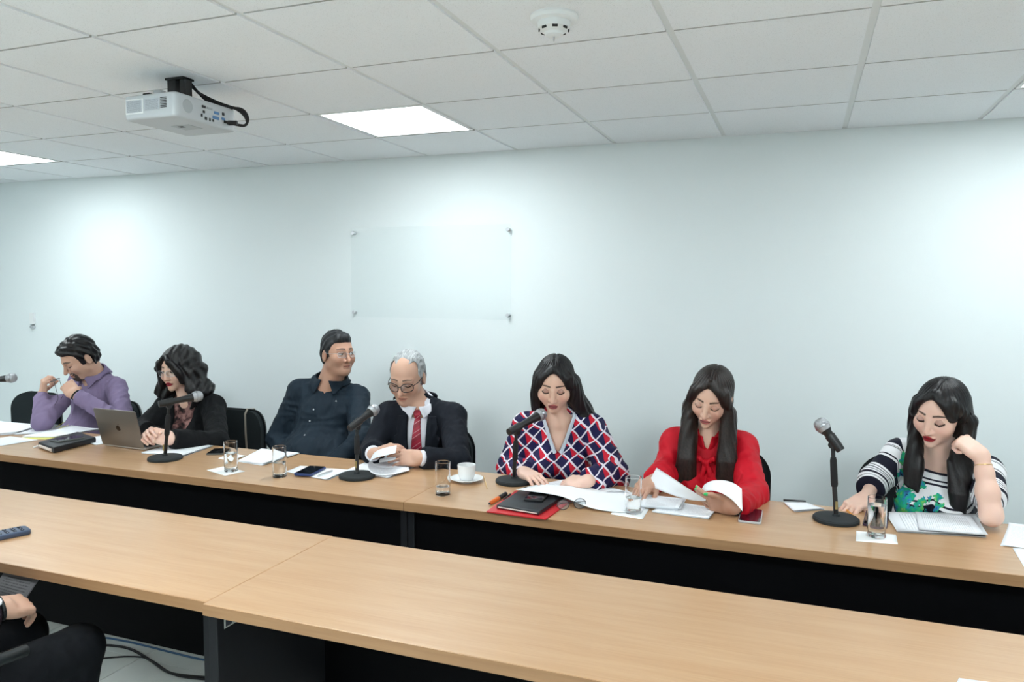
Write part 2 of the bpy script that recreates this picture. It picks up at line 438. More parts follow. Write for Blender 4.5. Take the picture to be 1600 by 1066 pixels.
def rotm(yaw, pitch=0, roll=0):
    a, b, c = (math.radians(v) for v in (yaw, pitch, roll))
    Rz = np.array([[math.cos(a), -math.sin(a), 0], [math.sin(a), math.cos(a), 0], [0, 0, 1]])
    Rx = np.array([[1, 0, 0], [0, math.cos(b), -math.sin(b)], [0, math.sin(b), math.cos(b)]])
    Ry = np.array([[math.cos(c), 0, math.sin(c)], [0, 1, 0], [-math.sin(c), 0, math.cos(c)]])
    return Rz@Rx@Ry
def unit(v): v = np.asarray(v, float); return v/(np.linalg.norm(v)+1e-12)
def frame(y, z):
    """axes as columns: y along, z nearly along"""
    y = unit(y); z = np.asarray(z, float); z = unit(z-y*(z@y)); return np.stack([np.cross(y, z), y, z], 1)

# skin, hair, cloth materials
m = mat('skin', (0.6, 0.4, 0.3), 0.5); lk(m, attr(m, 'col').outputs['Color'], bsdf(m).inputs['Base Color'])
bsdf(m).inputs['Subsurface Weight'].default_value = 0.12; bsdf(m).inputs['Subsurface Radius'].default_value = (0.01, 0.004, 0.002)
bsdf(m).inputs['Subsurface Scale'].default_value = 0.6; bsdf(m).inputs['Specular IOR Level'].default_value = 0.4
bump(m, noise(m, coords(m), 420, 2), 0.08, 0.001)
def hair_mat(name, c1, c2, rough=0.42):
    m = mat(name, c1, rough); bsdf(m).inputs['Specular IOR Level'].default_value = 0.35; v = attr(m, 'hv').outputs['Vector']
    n1 = noise(m, v, 1.0, 4, 0.65)
    setcol(m, ramp(m, n1, [(0.35, c1), (0.68, c2)])); bump(m, n1, 0.5, 0.003); return m
hair_mat('hair_black', srgb(8, 7, 9), srgb(30, 27, 29), 0.36); hair_mat('hair_brown', srgb(16, 12, 11), srgb(50, 38, 34), 0.38)
hair_mat('hair_salt', srgb(13, 13, 15), srgb(50, 52, 56), 0.5); hair_mat('hair_grey', srgb(120, 124, 126), srgb(196, 199, 200), 0.55)
def cloth_mat(name, col, rough=0.85, weave=700, st=0.25, sheen=0.0, fold=11):
    m = mat(name, col, rough)
    h = math_(m, 'ADD', math_(m, 'MULTIPLY', noise(m, coords(m), weave, 2), .02), math_(m, 'MULTIPLY', noise(m, coords(m, (1.3, 1, .55), rot=(.3, .5, .2)), fold, 2, .45), 1.0))
    bump(m, h, st*2.2, 0.05)
    bsdf(m).inputs['Sheen Weight'].default_value = sheen; bsdf(m).inputs['Specular IOR Level'].default_value = 0.25; return m
cloth_mat('purple_shirt', srgb(132, 117, 148)); cloth_mat('black_blazer', srgb(13, 15, 18)); cloth_mat('navy_shirt', srgb(24, 38, 50), 0.7)
cloth_mat('suit', srgb(20, 24, 33)); cloth_mat('white_shirt', srgb(228, 228, 236)); cloth_mat('red_blouse', srgb(198, 14, 36), 0.6)
cloth_mat('dark_trousers', srgb(14, 17, 22)); cloth_mat('pale_facing', srgb(196, 204, 216))
cloth_mat('plum_sleeve', srgb(38, 26, 36))
m = cloth_mat('floral_top', srgb(60, 40, 40)); n1 = noise(m, coords(m), 28, 3)
setcol(m, ramp(m, n1, [(0.38, srgb(28, 22, 24)), (0.5, srgb(92, 62, 60)), (0.62, srgb(150, 112, 106))]))
m = mat('tie_red', srgb(160, 20, 45), 0.5); v = coords(m, (1, 1, 1), 'Object'); sp = nd(m, 'ShaderNodeSeparateXYZ'); lk(m, v, sp.inputs[0])
t = math_(m, 'FRACT', math_(m, 'MULTIPLY', math_(m, 'ADD', math_(m, 'MULTIPLY', sp.outputs[0], -0.75), sp.outputs[2]), 42))
t2 = math_(m, 'FRACT', math_(m, 'MULTIPLY', math_(m, 'ADD', math_(m, 'MULTIPLY', sp.outputs[0], -0.75), sp.outputs[2]), 14))
c = mixc(m, math_(m, 'MULTIPLY', math_(m, 'LESS_THAN', t, 0.16), 0.5), srgb(160, 18, 48), srgb(222, 180, 186)); c = mixc(m, math_(m, 'LESS_THAN', t2, 0.3), c, srgb(138, 12, 40)); setcol(m, c)
# navy, red and white lattice print
m = cloth_mat('lattice_print', srgb(28, 28, 70), 0.7)
g = attr(m, 'gar'); sp = nd(m, 'ShaderNodeSeparateXYZ'); lk(m, g.outputs['Vector'], sp.inputs[0])
wob = noise(m, coords(m), 9, 1); wv = math_(m, 'MULTIPLY', math_(m, 'SUBTRACT', wob, 0.5), 0.9)
U = math_(m, 'ADD', math_(m, 'MULTIPLY', math_(m, 'ADD', math_(m, 'MULTIPLY', sp.outputs[0], 1.05), sp.outputs[2]), 12.5), wv)
W = math_(m, 'ADD', math_(m, 'MULTIPLY', math_(m, 'SUBTRACT', sp.outputs[2], math_(m, 'MULTIPLY', sp.outputs[0], 1.0)), 14.5), wv)
fu, fv = math_(m, 'FRACT', U), math_(m, 'FRACT', W)
line = math_(m, 'MAXIMUM', math_(m, 'LESS_THAN', fu, 0.15), math_(m, 'LESS_THAN', fv, 0.13))
chk = math_(m, 'FRACT', math_(m, 'MULTIPLY', math_(m, 'ADD', math_(m, 'FLOOR', U), math_(m, 'MULTIPLY', math_(m, 'FLOOR', W), 1.0)), 0.5))
chk = math_(m, 'GREATER_THAN', chk, 0.25)
redm = math_(m, 'GREATER_THAN', math_(m, 'ADD', fu, math_(m, 'MULTIPLY', fv, -0.55)), 0.34); redm = math_(m, 'MULTIPLY', redm, chk)
redm = math_(m, 'MAXIMUM', redm, math_(m, 'MULTIPLY', math_(m, 'GREATER_THAN', fu, 0.86), math_(m, 'GREATER_THAN', fv, 0.3)))
c = mixc(m, redm, srgb(30, 28, 72), srgb(200, 28, 52)); c = mixc(m, line, c, srgb(232, 226, 236)); setcol(m, c)
# white knit with black stripes and a green and blue flower
m = cloth_mat('striped_floral', srgb(236, 236, 238), 0.8)
s_ = attr(m, 'stripe').outputs['Fac']
def band(a, b): return math_(m, 'MULTIPLY', math_(m, 'GREATER_THAN', s_, a), math_(m, 'LESS_THAN', s_, b))
blk = None
for a, b in ((-.02, .012), (.030, .036), (.044, .051), (.092, .098), (.108, .155), (.165, .169), (.178, .183), (.192, .196), (.206, .222), (.240, .244), (.262, .30), (.32, .325), (.34, .37)):
    x = band(a, b); blk = x if blk is None else math_(m, 'MAXIMUM', blk, x)
c = mixc(m, blk, srgb(234, 234, 237), srgb(24, 24, 40))
fl = attr(m, 'flower').outputs['Fac']; n1 = noise(m, coords(m), 22, 3, 0.6); n2 = noise(m, coords(m, (1, 1, 1)), 34, 2)
fmask = math_(m, 'GREATER_THAN', math_(m, 'ADD', fl, math_(m, 'MULTIPLY', math_(m, 'SUBTRACT', n1, 0.5), 2.6)), 0.60)
fc = ramp(m, n2, [(0.30, srgb(22, 40, 60)), (0.39, srgb(60, 140, 196)), (0.47, srgb(30, 168, 140)), (0.58, srgb(50, 186, 130)), (0.66, srgb(120, 200, 90)), (0.74, srgb(200, 238, 222))])
c = mixc(m, fmask, c, fc); setcol(m, c)

# ---------------------------------------------------------------- heads
def head_sdf(q, H):
    """q in head space: x across, -y forward, z up, eye line at z = 0"""
    fem = H.get('fem', 0); jw = H.get('jaw', 0.050 if fem else 0.056); full = H.get('full', 0.0)
    x = np.abs(q[:, 0]); p = np.stack([x, q[:, 1], q[:, 2]], 1)
    d = ell(p, (0, .014, .034), (.074, .094, .083))
    d = smin(d, ell(p, (0, -.028, .002), (.063, .067, .083)), .03)
    d = smin(d, ell(p, (0, -.030, -.062), (jw+full*.6, .056, .047+full*.3)), .03)
    if not fem: d = smin(d, sph(p, (.042+full*.5, -.008, -.066), .021), .03)
    d = smin(d, sph(p, (0, -.076, -.097), .0175 if fem else .020), .028)
    d = smin(d, sph(p, (.037+full*.4, -.059, -.030), .026+full*.4), .025)
    if not fem:
        d = smin(d, cap(p, (.008, -.088, .020), (.043, -.076, .018), .009, .008), .016)
        if full: d = smin(d, ell(p, (0, -.038, -.100), (.045, .04, .025)), .03)
    d = smax(d, -ell(p, (.0325, -.103, .001), (.0195, .0165, .0125)), .012)
    d = smin(d, sph(p, (.0325, -.0785, -.001), .0148), .004)
    nz = H.get('nose', .78 if fem else 1.0)
    nt = (0, -.094-.019*nz, -.037)
    d = smin(d, cap(p, (0, -.093, .006), nt, .0070, .0105*(.8+.2*nz)), .014)
    d = smin(d, sph(p, (.0125*nz, -.097, -.041), .0085), .010)
    d = smin(d, ell(p, (0, -.0905, -.0630), (.0235, .0115, .0058)), .007)
    d = smin(d, ell(p, (0, -.0895, -.0745), (.0200, .0115, .0070)), .007)
    d = smax(d, -cap(p, (0, -.1035, -.0686), (.020, -.0945, -.0690), .0022), .003)
    d = smax(d, -sph(p, (.0075, -.1055, -.0500), .0028), .004)
    ear = smax(ell(p, (.0765, .014, -.012), (.0075, .0185, .0315)), -ell(p, (.086, .010, -.010), (.006, .011, .020)), .006)
    d = smin(d, ear, .008)
    return d
def fem_(H): return H.get('fem', 0)
def head_col(q, H):
    n = len(q); c = np.tile(np.array(H['skin'], float), (n, 1)); x = np.abs(q[:, 0]); y, z = q[:, 1], q[:, 2]
    def mixin(mask, col): c[:] = c*(1-mask[:, None])+np.array(col)*mask[:, None]
    sk = np.array(H['skin']); front = (y < -.045)
    blush = np.exp(-(((x-.042)/.02)**2+((z+.032)/.018)**2))*front
    mixin(blush*H.get('blush', .25), sk*np.array((1.08, .72, .70)))
    nose = np.exp(-((x/.014)**2+((z+.036)/.014)**2))*(y < -.09); mixin(nose*.2, sk*np.array((1.05, .78, .75)))
    if 'beard' in H:   # goatee and moustache
        b = ((x < .034) & (z < -.045) & (z > -.062+.012*(x/.03)) | ((x > .020) & (x < .036) & (z < -.05) & (z > -.115)) | ((x < .036) & (z < -.083) & (z > -.125))) & (y < -.04) & (q[:, 2] < -.05)
        mixin(b*.92, H['beard'])
    if 'stubble' in H:
        mixin(sstep(-.035, -.06, z)*(y < .0)*sstep(.0, -.02, y)*H['stubble'], sk*.72)
    # lips
    lw = H.get('lipw', .0225 if fem_(H) else .0235); lip = ((x/lw)**2+((z+.0690)/H.get('liph', .0110 if fem_(H) else .0090))**2 < 1) & (y < -.08)
    mixin(lip*1.0, H.get('lips', tuple(sk*np.array((.86, .6, .58)))))
    mixin(((np.abs(z+.0688) < .0018) & (x < .021) & (y < -.075))*.75, (0.03, .01, .01))
    # brows
    zb = .0225+.0040*np.sin(np.clip((x-.014)/.038, 0, 1)*math.pi*.85)+.0035*(1-np.clip((x-.012)/.03, 0, 1))
    th = .0036*(1-.55*np.clip((x-.03)/.022, 0, 1))*H.get('brow', 1.0)
    mixin(sstep(1.35, .65, np.abs(z-zb)/th)*((x > .0115) & (x < .053) & (y < -.045))*.88, H.get('browcol', (.02, .014, .012)))
    # eyes on the lid sphere
    e = np.stack([x-.0325, y+.0785, z+.001], 1); r = np.sqrt((e**2).sum(1)); on_eye = (r < .0178) & (y < -.083)
    ex = (q[:, 0]-np.sign(q[:, 0])*.0325)/.0148; ez = (z+.001)/.0148
    if H.get('eyes', 'down') == 'down':
        lid = on_eye & (ez > -.35-.0*ex) & (np.abs(ex) < 1.0)
        mixin(lid*H.get('shadow', .35), H.get('lidcol', tuple(sk*np.array((.62, .48, .46)))))
        lash = (r < .0195) & (y < -.074) & (np.abs(ez+.45-.30*ex*ex) < H.get('lash', .22)) & (np.abs(ex) < 1.15)
        mixin(lash*.95, (.012, .010, .010))
    else:
        gx, gz, op = H['gaze'][0], H['gaze'][1], H.get('open', .40)
        eo = on_eye & (ez < op*(1-.75*ex*ex)) & (ez > -.34*(1-.8*ex*ex)) & (np.abs(ex) < .95)
        mixin(eo*1.0, (.62, .60, .58))
        iris = eo & ((ex-gx)**2+(ez-gz)**2 < .17); mixin(iris*1.0, (.018, .012, .010))
        lash = on_eye & (np.abs(ez-op*(1-.75*ex*ex)-.06) < .15) & (np.abs(ex) < 1.0); mixin(lash*.85, (.012, .010, .010))
        mixin((on_eye & (ez > op+.25))*.3, sk*.6)
    if H.get('liner'): mixin((on_eye & (np.abs(ez+.34-.2*ex*ex) < .12) & (np.abs(ex) < .9))*.5, (.02, .015, .015))
    return c

# ---------------------------------------------------------------- hands
FB = [(-.031, .081), (-.0105, .091), (.0105, .094), (.0305, .089)]; FL = [.060, .074, .080, .072]
def hand_sdf_parts(curl, splay, thumb, side, thick=1.0):
    ch = []; tips = []
    for k in range(4):
        bx, by = FB[k]; p = np.array([bx*side, by, 0.0]); pts = [p.copy()]; ang = 0.0
        for j, fr in enumerate((.46, .30, .24)):
            ang += math.radians(curl[k][j] if hasattr(curl[k], '__len__') else curl[k]*(1.0, 1.1, .7)[j])
            sx = math.sin(math.radians(splay*(k-1.5)))*side
            dv = np.array([sx*math.cos(ang), math.cos(ang), -math.sin(ang)]); dv /= np.linalg.norm(dv)
            p = p+dv*FL[k]*fr*1.04; pts.append(p.copy())
        ch.append((pts, [.0092*thick, .0085*thick, .0078*thick, .0068*thick])); tips.append((pts[-1], pts[-1]-pts[-2]))
    a, b, c_ = thumb       # out angle, down angle, bend
    p = np.array([.024*side, .020, -.006]); pts = [p.copy()]
    o, dn = math.radians(a), math.radians(b)
    for j, L in enumerate((.042, .033, .027)):
        oo = o-math.radians(c_)*j
        dv = np.array([math.sin(oo)*side*math.cos(dn), math.cos(oo)*math.cos(dn), -math.sin(dn)]); p = p+dv*L; pts.append(p.copy())
    ch.append((pts, [.0135*thick, .0112*thick, .0098*thick, .0080*thick])); tips.append((pts[-1], pts[-1]-pts[-2]))
    return ch, tips
def make_hand(wrist, fdir, back, side, curl=(25, 22, 20, 16), splay=4, thumb=(42, 20, 14), elbow=None, skin=(.6, .4, .3), nails=None, size=1.0, arm=None, thick=1.0, h=.0024, upper=None):
    """returns vertices, quads, colours: palm, five fingers and the wrist running into the forearm"""
    R = frame(fdir, back); ch, tips = hand_sdf_parts(curl, splay, thumb, side, thick)
    w = np.asarray(wrist, float); fl = None
    if elbow is not None:
        e = (np.asarray(elbow, float)-w)@R/size; L = np.linalg.norm(e); fl = e/L
        end = e if arm else fl*min(.09, L)
        ul = None if upper is None else (np.asarray(upper, float)-w)@R/size
    def f(p):
        d = rbox(p, (0, .052, 0), (.041, .044, .0135*thick), .0125)
        d = smin(d, cap(p, (.018*side, .018, -.006), (.026*side, .055, -.006), .017, .012), .016)
        d = smin(d, ell(p, (-.022*side, .035, -.007), (.018, .034, .013)), .012)
        for pts, rr in ch[:4]: d = smin(d, chain(p, pts, rr), .006)
        for pts, rr in ch[:4]: d = smin(d, sph(p, pts[0]+np.array([0, 0, .002]), .0105*thick), .008)
        d = smin(d, chain(p, ch[4][0], ch[4][1], .004), .010)
        wr = ell(p, (0, .004, 0), (.028, .03, .021)); d = smin(d, wr, .02)
        if fl is not None:
            if arm: d = smin(d, chain(p, [np.zeros(3), e*.28, e*.62, e], [.0245, .030, .042*arm, .039*arm], .02), .02)
            if ul is not None: d = smin(d, cap(p, e, ul, .039*arm, .046*arm), .025)
            else: d = smin(d, cap(p, (0, 0, 0), end, .0245, .029), .02)
        return d
    pts = np.concatenate([np.array(c[0]) for c in ch]+[np.array([[-.05, -.02, -.03], [.05, .1, .03]])]+([end[None]-.055*(1 if arm else .7), end[None]+.055*(1 if arm else .7)] if fl is not None else [])+([ul[None]-.06, ul[None]+.06] if fl is not None and ul is not None else []))
    lo, hi = pts.min(0)-.016, pts.max(0)+.016
    V, Q = sdf_mesh(f, lo, hi, h if not arm else .0032)
    c = np.tile(np.array(skin, float), (len(V), 1))
    kn = np.zeros(len(V))
    for pts_, rr in ch[:4]:
        for j in (0, 1, 2): kn = np.maximum(kn, np.exp(-((V-pts_[j])**2).sum(1)/(.008**2)))
    c = c*(1-.18*kn[:, None]*np.array([.3, 1, 1]))
    for tp, dv in tips:
        dv = dv/np.linalg.norm(dv); rel = V-tp; al = rel@dv; up = np.array([0, 0, 1.0])-dv*dv[2]; up /= np.linalg.norm(up)+1e-9
        nm = (np.sqrt((rel**2).sum(1)) < .0115) & (al > -.009) & (rel@up > .0022)
        if nails is not None: c[nm] = nails
        else: c[nm] = np.array(skin)*np.array((1.12, 1.05, 1.05))
    W = V@(R.T*size)+w
    return W, Q, c
# ---------------------------------------------------------------- people
def wrinkle(p, seed, amp, wl=0.055):
    r = np.random.RandomState(seed); d = 0
    for k in range(3):
        a = r.normal(size=3); a = a/np.linalg.norm(a)*2*math.pi/(wl*(0.8+.5*r.rand())); b = r.normal(size=3)*14; c = r.normal(size=3)*22
        d = d+np.abs(np.sin(p@a.astype(f32)+1.6*np.sin(p@b.astype(f32)+k)+1.2*np.sin(p@c.astype(f32))))
    return amp*(d/3-.6)
class Person:
    def __init__(s, label, N, yaw, lean=6, sw=.18, Ht=.50, side_lean=0, group=None, dep=.115, chest=1.0, belly=.0, bust=0.0, drop=.045, arm_r=1.0, cat='person'):
        s.N = np.asarray(N, float); s.R = rotm(yaw, 0, 0)@rotm(0, lean, side_lean); s.Ht = Ht; s.sw = sw
        s.P = s.N-s.R[:, 2]*Ht; s.dep, s.belly, s.bust, s.chest, s.arm_r = dep, belly, bust, chest, arm_r
        s.sh = [s.w(-sw, .0, Ht-drop), s.w(sw, .0, Ht-drop)]
        s.el = [None, None]; s.wr = [None, None]; s.skinparts = []
        s.root = empty('person', label, cat, (s.P[0], s.P[1], 0), 0, group); s.root['kind'] = 'thing'
        s.o = np.array([s.P[0], s.P[1], 0])
    def w(s, x, y, z): return s.P+s.R@np.array([x, y, z])
    def loc(s, p): return ((p-s.P.astype(f32))@s.R.astype(f32)).astype(f32)
    def arm(s, i, el, wr, sh=None):
        if sh is not None: s.sh[i] = s.sh[i]+np.array(sh)
        s.el[i] = np.asarray(el, float); s.wr[i] = np.asarray(wr, float)
    def torso(s, p):
        t = s.loc(p); H = s.Ht; sw = s.sw
        d = ell(t, (0, .0, .62*H), (sw*.90*s.chest, s.dep, .36*H))
        d = smin(d, ell(t, (0, -.015-s.belly*.6, .24*H), (sw*.82*s.chest+s.belly*.7, s.dep+s.belly, .30*H)), .08)
        d = smin(d, ell(t, (0, .02, .02*H), (sw*.95, .13, .16)), .08)
        for i in (0, 1):
            shl = (s.sh[i]-s.P)@s.R
            d = smin(d, cap(t, (0, .012, H-.005), shl, .050, .052), .05)
        if s.bust:
            tx = np.stack([np.abs(t[:, 0]), t[:, 1], t[:, 2]], 1)
            d = smin(d, ell(tx, (sw*.43, -s.dep-.002, .60*H), (.070, .052+s.bust, .066)), .05)
        return d
    def sleeves(s, p, stop=1.0, r=(.060, .050, .040), k=.012, ext=0):
        d = None
        for i in (0, 1):
            if s.el[i] is None: continue
            st = stop[i] if hasattr(stop, '__len__') else stop; a = s.arm_r
            e = s.el[i]+(s.wr[i]-s.el[i])*st if st > 0 else s.sh[i]+(s.el[i]-s.sh[i])*(1+st)
            pts = [s.sh[i], s.el[i], e] if st > 0 else [s.sh[i], e]
            rr = [r[0]*a, r[1]*a, (r[1]+(r[2]-r[1])*st)*a] if st > 0 else [r[0]*a, (r[0]+(r[1]-r[0])*(1+st))*a]
            c = chain(p, pts, rr, .02)
            # flat cuff end
            if st > 0:
                ax = unit(s.wr[i]-s.el[i]); c = smax(c, (p-e.astype(f32))@ax.astype(f32), .006)
            d = c if d is None else np.minimum(d, c)
        return d
    def garment(s, p, off=0.0, stop=.97, r=(.060, .050, .040), seed=1, amp=.004, wl=.055, k=.035):
        d = smin(s.torso(p)-off, s.sleeves(p, stop, r)-off*.6, k)
        return d+wrinkle(p, seed, amp, wl)
    def bounds(s, pad=.11):
        P = [s.P, s.N]+s.sh+[x for x in s.el+s.wr if x is not None]; P = np.array(P)
        lo, hi = P.min(0)-pad, P.max(0)+pad; lo[2] = max(lo[2], .40); lo[:2] = np.minimum(lo[:2], s.P[:2]-.22); hi[:2] = np.maximum(hi[:2], s.P[:2]+.22)
        return lo, hi
    def add(s, name, f, m, h=.006, lo=None, hi=None, attrs=None, label=None):
        if lo is None: lo, hi = s.bounds()
        V, Q = sdf_mesh(f, lo, hi, h)
        o = mesh_np(name, V-s.o, Q, MATS[m], s.root, attrs(V) if attrs else None)
        if label: o['label'] = label
        return o
    def head(s, bridge, yaw, pitch, roll=0, size=1.03, res=.0027, **H):
        s.H = H; s.M = rotm(yaw, pitch, roll); s.hs = size
        s.hc = np.asarray(bridge, float)-s.M@np.array([0, -.095*size, 0])
        fem = H.get('fem', 0); nr = H.get('neck', .047 if fem else .056)
        base = s.hc+s.M@np.array([0, .022, -.065])*size; fr = s.hc+s.M@np.array([0, -.018, -.085])*size
        s.neck_d = lambda p: smin(cap(p, s.N-s.R[:, 2]*.02, base, nr+.008, nr), cap(p, s.N+s.R@np.array([0, -.03, -.02]), fr, nr*.8, nr*.55), .02)
        def f(p):
            d = head_sdf(s.q(p), H)*size
            d = smin(d, s.neck_d(p), .022)
            return smin(d, s.torso(p)+.011, .03)
        pts = np.array([s.hc-.15, s.hc+.15, s.N-[.15, .15, .16], s.N+[.15, .12, 0]])
        lo, hi = pts.min(0), pts.max(0)
        V, Q = sdf_mesh(f, lo, hi, res)
        # keep the chest only under the neckline
        c = head_col(s.q(V.astype(f32)), H); s.skinparts.append((V, Q, c))
    def q(s, p): return (((p-s.hc.astype(f32))@s.M.astype(f32))/s.hs).astype(f32)
    def hw(s, x, y, z): return s.hc+s.M@np.array([x, y, z])*s.hs
    def hand(s, i, fdir, back, wrist=None, **kw):
        w = s.wr[i] if wrist is None else wrist
        kw.setdefault('skin', s.H['skin'])
        s.skinparts.append(make_hand(w, fdir, back, -1 if i == 0 else 1, elbow=s.el[i], **kw))
    def body(s):
        V, Q, C = [], [], []; n = 0
        for v, q, c in s.skinparts: V.append(v); Q.append(q+n); C.append(c); n += len(v)
        V = np.concatenate(V); C = np.concatenate(C); C = np.concatenate([C, np.ones((len(C), 1))], 1)
        return mesh_np('body', V-s.o, np.concatenate(Q), MATS['skin'], s.root, {'col': C})
    def hair(s, f, m, hv='down', h=.0032, lo=None, hi=None):
        """f(q, p): q head space, p world"""
        g = lambda p: f(s.q(p), p)
        if lo is None: lo, hi = s.hc-.17, s.hc+.17
        V, Q = sdf_mesh(g, lo, hi, h, slack=2.2); q = s.q(V.astype(f32)).astype(float)
        if hv == 'down':
            a = np.arctan2(q[:, 0], q[:, 1]-.02); A = np.stack([np.cos(a)*16, np.sin(a)*16, q[:, 2]*5], 1)
            A[:, :2] += np.stack([q[:, 0], q[:, 1]], 1)*170
        else: A = np.stack([q[:, 0]*170, q[:, 1]*16, q[:, 2]*30], 1)
        return mesh_np('hair', V-s.o, Q, MATS[m], s.root, {'hv': A})
    def legs(s, m='dark_trousers', yaw=None, spread=.10, fat=1.0, zh=.50):
        R = s.R if yaw is None else rotm(yaw); fw = R@np.array([0, -1, 0]); sd = R@np.array([1, 0, 0]); fw[2] = 0; sd[2] = 0
        b = np.array([s.P[0], s.P[1], zh]); ch = []
        for k in (-1, 1):
            hip = b+sd*k*spread+np.array([0, 0, .02]); kn = hip+fw*.40+sd*k*.02; an = np.array([kn[0], kn[1], .09])+fw*(-.06); toe = an+fw*.15+np.array([0, 0, -.045])
            ch.append((hip, kn, an, toe))
        def f(p):
            d = ell(p, b, (.19, .17, .12))
            for hip, kn, an, toe in ch: d = smin(d, chain(p, [hip, kn, an], [.085*fat, .062*fat, .045], .02), .04)
            return np.maximum(d, .085-p[:, 2])
        P = np.array([x for c in ch for x in c]+[b]); lo, hi = P.min(0)-.2, P.max(0)+.16
        V, Q = sdf_mesh(f, lo, hi, .011); mesh_np('trousers', V-s.o, Q, MATS[m], s.root)
        for hip, kn, an, toe in ch:
            def g(p): return np.maximum(smin(cap(p, an+[0, 0, -.045], toe+[0, 0, -.008], .042, .034), cap(p, an, an+[0, 0, -.04], .04), .02), .002-p[:, 2])
            pp = np.array([an, toe]); V, Q = sdf_mesh(g, pp.min(0)-.07, pp.max(0)+.07, .007); mesh_np('shoe', V-s.o, Q, MATS['black_plastic'], s.root)
    def lpx(s, nm):
        pass
def spectacles(s, m='black_plastic', w=.0255, hgt=.020, rnd=.6, rad=.0013, low=.004, lens=True, fwd=.004, parent=None):
    """a pair of glasses worn on the head of s"""
    par = bpy.data.objects.new('glasses', None); link(par, s.root); par.location = s.hc-s.o
    G = lambda x, y, z: tuple((s.M@np.array([x, y, z]))*s.hs)
    yf = -.108-fwd
    for k in (-1, 1):
        cx = .0335*k; ring = []
        for a in np.linspace(0, 2*math.pi, 25):
            ca, sa = math.cos(a), math.sin(a); pw = rnd
            x = w*np.sign(ca)*abs(ca)**pw; z = hgt*np.sign(sa)*abs(sa)**pw
            ring.append(G(cx+x, yf+.004*abs((cx+x)/.05)**2*4, -low+z))
        tube('rim', ring, rad, MATS[m], par, 6)
        tube('temple', [G(k*(.0335+w), yf+.012, -low+.010), G(k*.072, -.06, .004-low*.3), G(k*.0785, .01, .006), G(k*.078, .03, -.018)], rad, MATS[m], par, 6)
        if lens:
            bm = bmesh.new(); n = 20
            vs = [[], []]
            for sgn in (0, 1):
                for a in np.linspace(0, 2*math.pi, n, endpoint=False):
                    ca, sa = math.cos(a), math.sin(a); x = w*np.sign(ca)*abs(ca)**rnd; z = hgt*np.sign(sa)*abs(sa)**rnd
                    vs[sgn].append(bm.verts.new(G(cx+x, yf+.004*abs((cx+x)/.05)**2*4+sgn*.0008, -low+z)))
            bm.faces.new(vs[0]); bm.faces.new(vs[1][::-1])
            for a in range(n): bm.faces.new((vs[0][a], vs[0][(a+1) % n], vs[1][(a+1) % n], vs[1][a]))
            bm_obj('lens', bm, MATS['lens_glass'], par)
    tube('bridge', [G(-.009, yf, .004-low), G(0, yf-.002, .007-low), G(.009, yf, .004-low)], rad, MATS[m], par, 6)
    return par
SK_A = srgb(206, 164, 142); SK_B = srgb(226, 186, 164); SK_C = srgb(190, 146, 124); SK_D = srgb(232, 194, 176)
def vwedge(s, top, bottom, half, y=-.0, curve=1.0):
    """region of an open collar: True distance < 0 inside, in torso space"""
    def g(p):
        t = s.loc(p); z0, z1 = s.Ht-bottom, s.Ht+top
        ht = half*np.clip((t[:, 2]-z0)/(z1-z0), 0, 1.02)**curve
        d = np.maximum(np.abs(t[:, 0])-ht, z0-t[:, 2])*.8
        return np.maximum(d, t[:, 1]-y)
    return g
def collar(s, m, plen=.055, pin=.046, open_=.010, top=.026, off=.009, lim=.040):
    """a turned-down shirt collar that follows the neck and the shoulders"""
    def f(p):
        t = s.loc(p); z = t[:, 2]-s.Ht; ax = np.abs(t[:, 0]); y = t[:, 1]
        d = np.abs(smin(s.torso(p)-.006, s.neck_d(p)-.003, .025)-off)-.0045
        back = np.clip((y+.06)/.12, 0, 1)
        ztop = top+.050*back
        low = np.where(y < .0, np.interp(ax, [0, pin, pin+.035, .2], [-plen, -plen, -.004, .03]).astype(f32), .004+.25*y)
        inner = open_+(top-z)*(pin-open_)/(top+plen)
        reg = np.maximum(np.maximum(z-ztop, (low-z)*.8), np.where(y < -.02, (inner-ax)*.8, -1))
        return np.maximum(d, np.maximum(reg, s.neck_d(p)-lim))
    s.add('collar', f, m, .0036, s.N-[.16, .17, .13], s.N+[.16, .16, .13])
def coat_collar(s, m, off=.018, lo=-.03, top=.012, front=-.045):
    """the collar of a jacket, standing round the back and the sides of the neck"""
    def f(p):
        t = s.loc(p); z = t[:, 2]-s.Ht; y = t[:, 1]
        d = np.abs(smin(s.torso(p)-.012, s.neck_d(p)-.006, .03)-off)-.006
        back = np.clip((y+.06)/.12, 0, 1)
        return np.maximum(d, np.maximum(np.maximum(z-top-.045*back, lo-z), np.maximum(front-y, s.neck_d(p)-.05)))
    s.add('jacket_collar', f, m, .0045, s.N-[.16, .16, .12], s.N+[.16, .17, .12])
def surf(f, px, py, y0=-1.5):
    """where the line of sight through a pixel meets a soft surface, and its normal"""
    d = unit(ray(px, py)); p = CAM+d*((y0-CAM[1])/d[1])
    for _ in range(60):
        v = float(f(p[None].astype(f32))[0]); p = p+d*v*.7
    e = np.eye(3)*.004; n = np.array([float(f((p+e[k])[None].astype(f32))[0]-f((p-e[k])[None].astype(f32))[0]) for k in range(3)])
    return p, unit(n)
def stud(s, name, pn, r, t, m, n=12):
    p, nr = pn; R = Matrix(frame(np.cross(nr, (0.3, .1, 1)), nr).tolist()).to_4x4(); R.translation = Vector((p-s.o).tolist())
    o = lathe(name, [(0, -.002), (r, -.002), (r, t*.6), (r*.8, t), (0, t)], m, s.root, n); o.matrix_local = R; return o
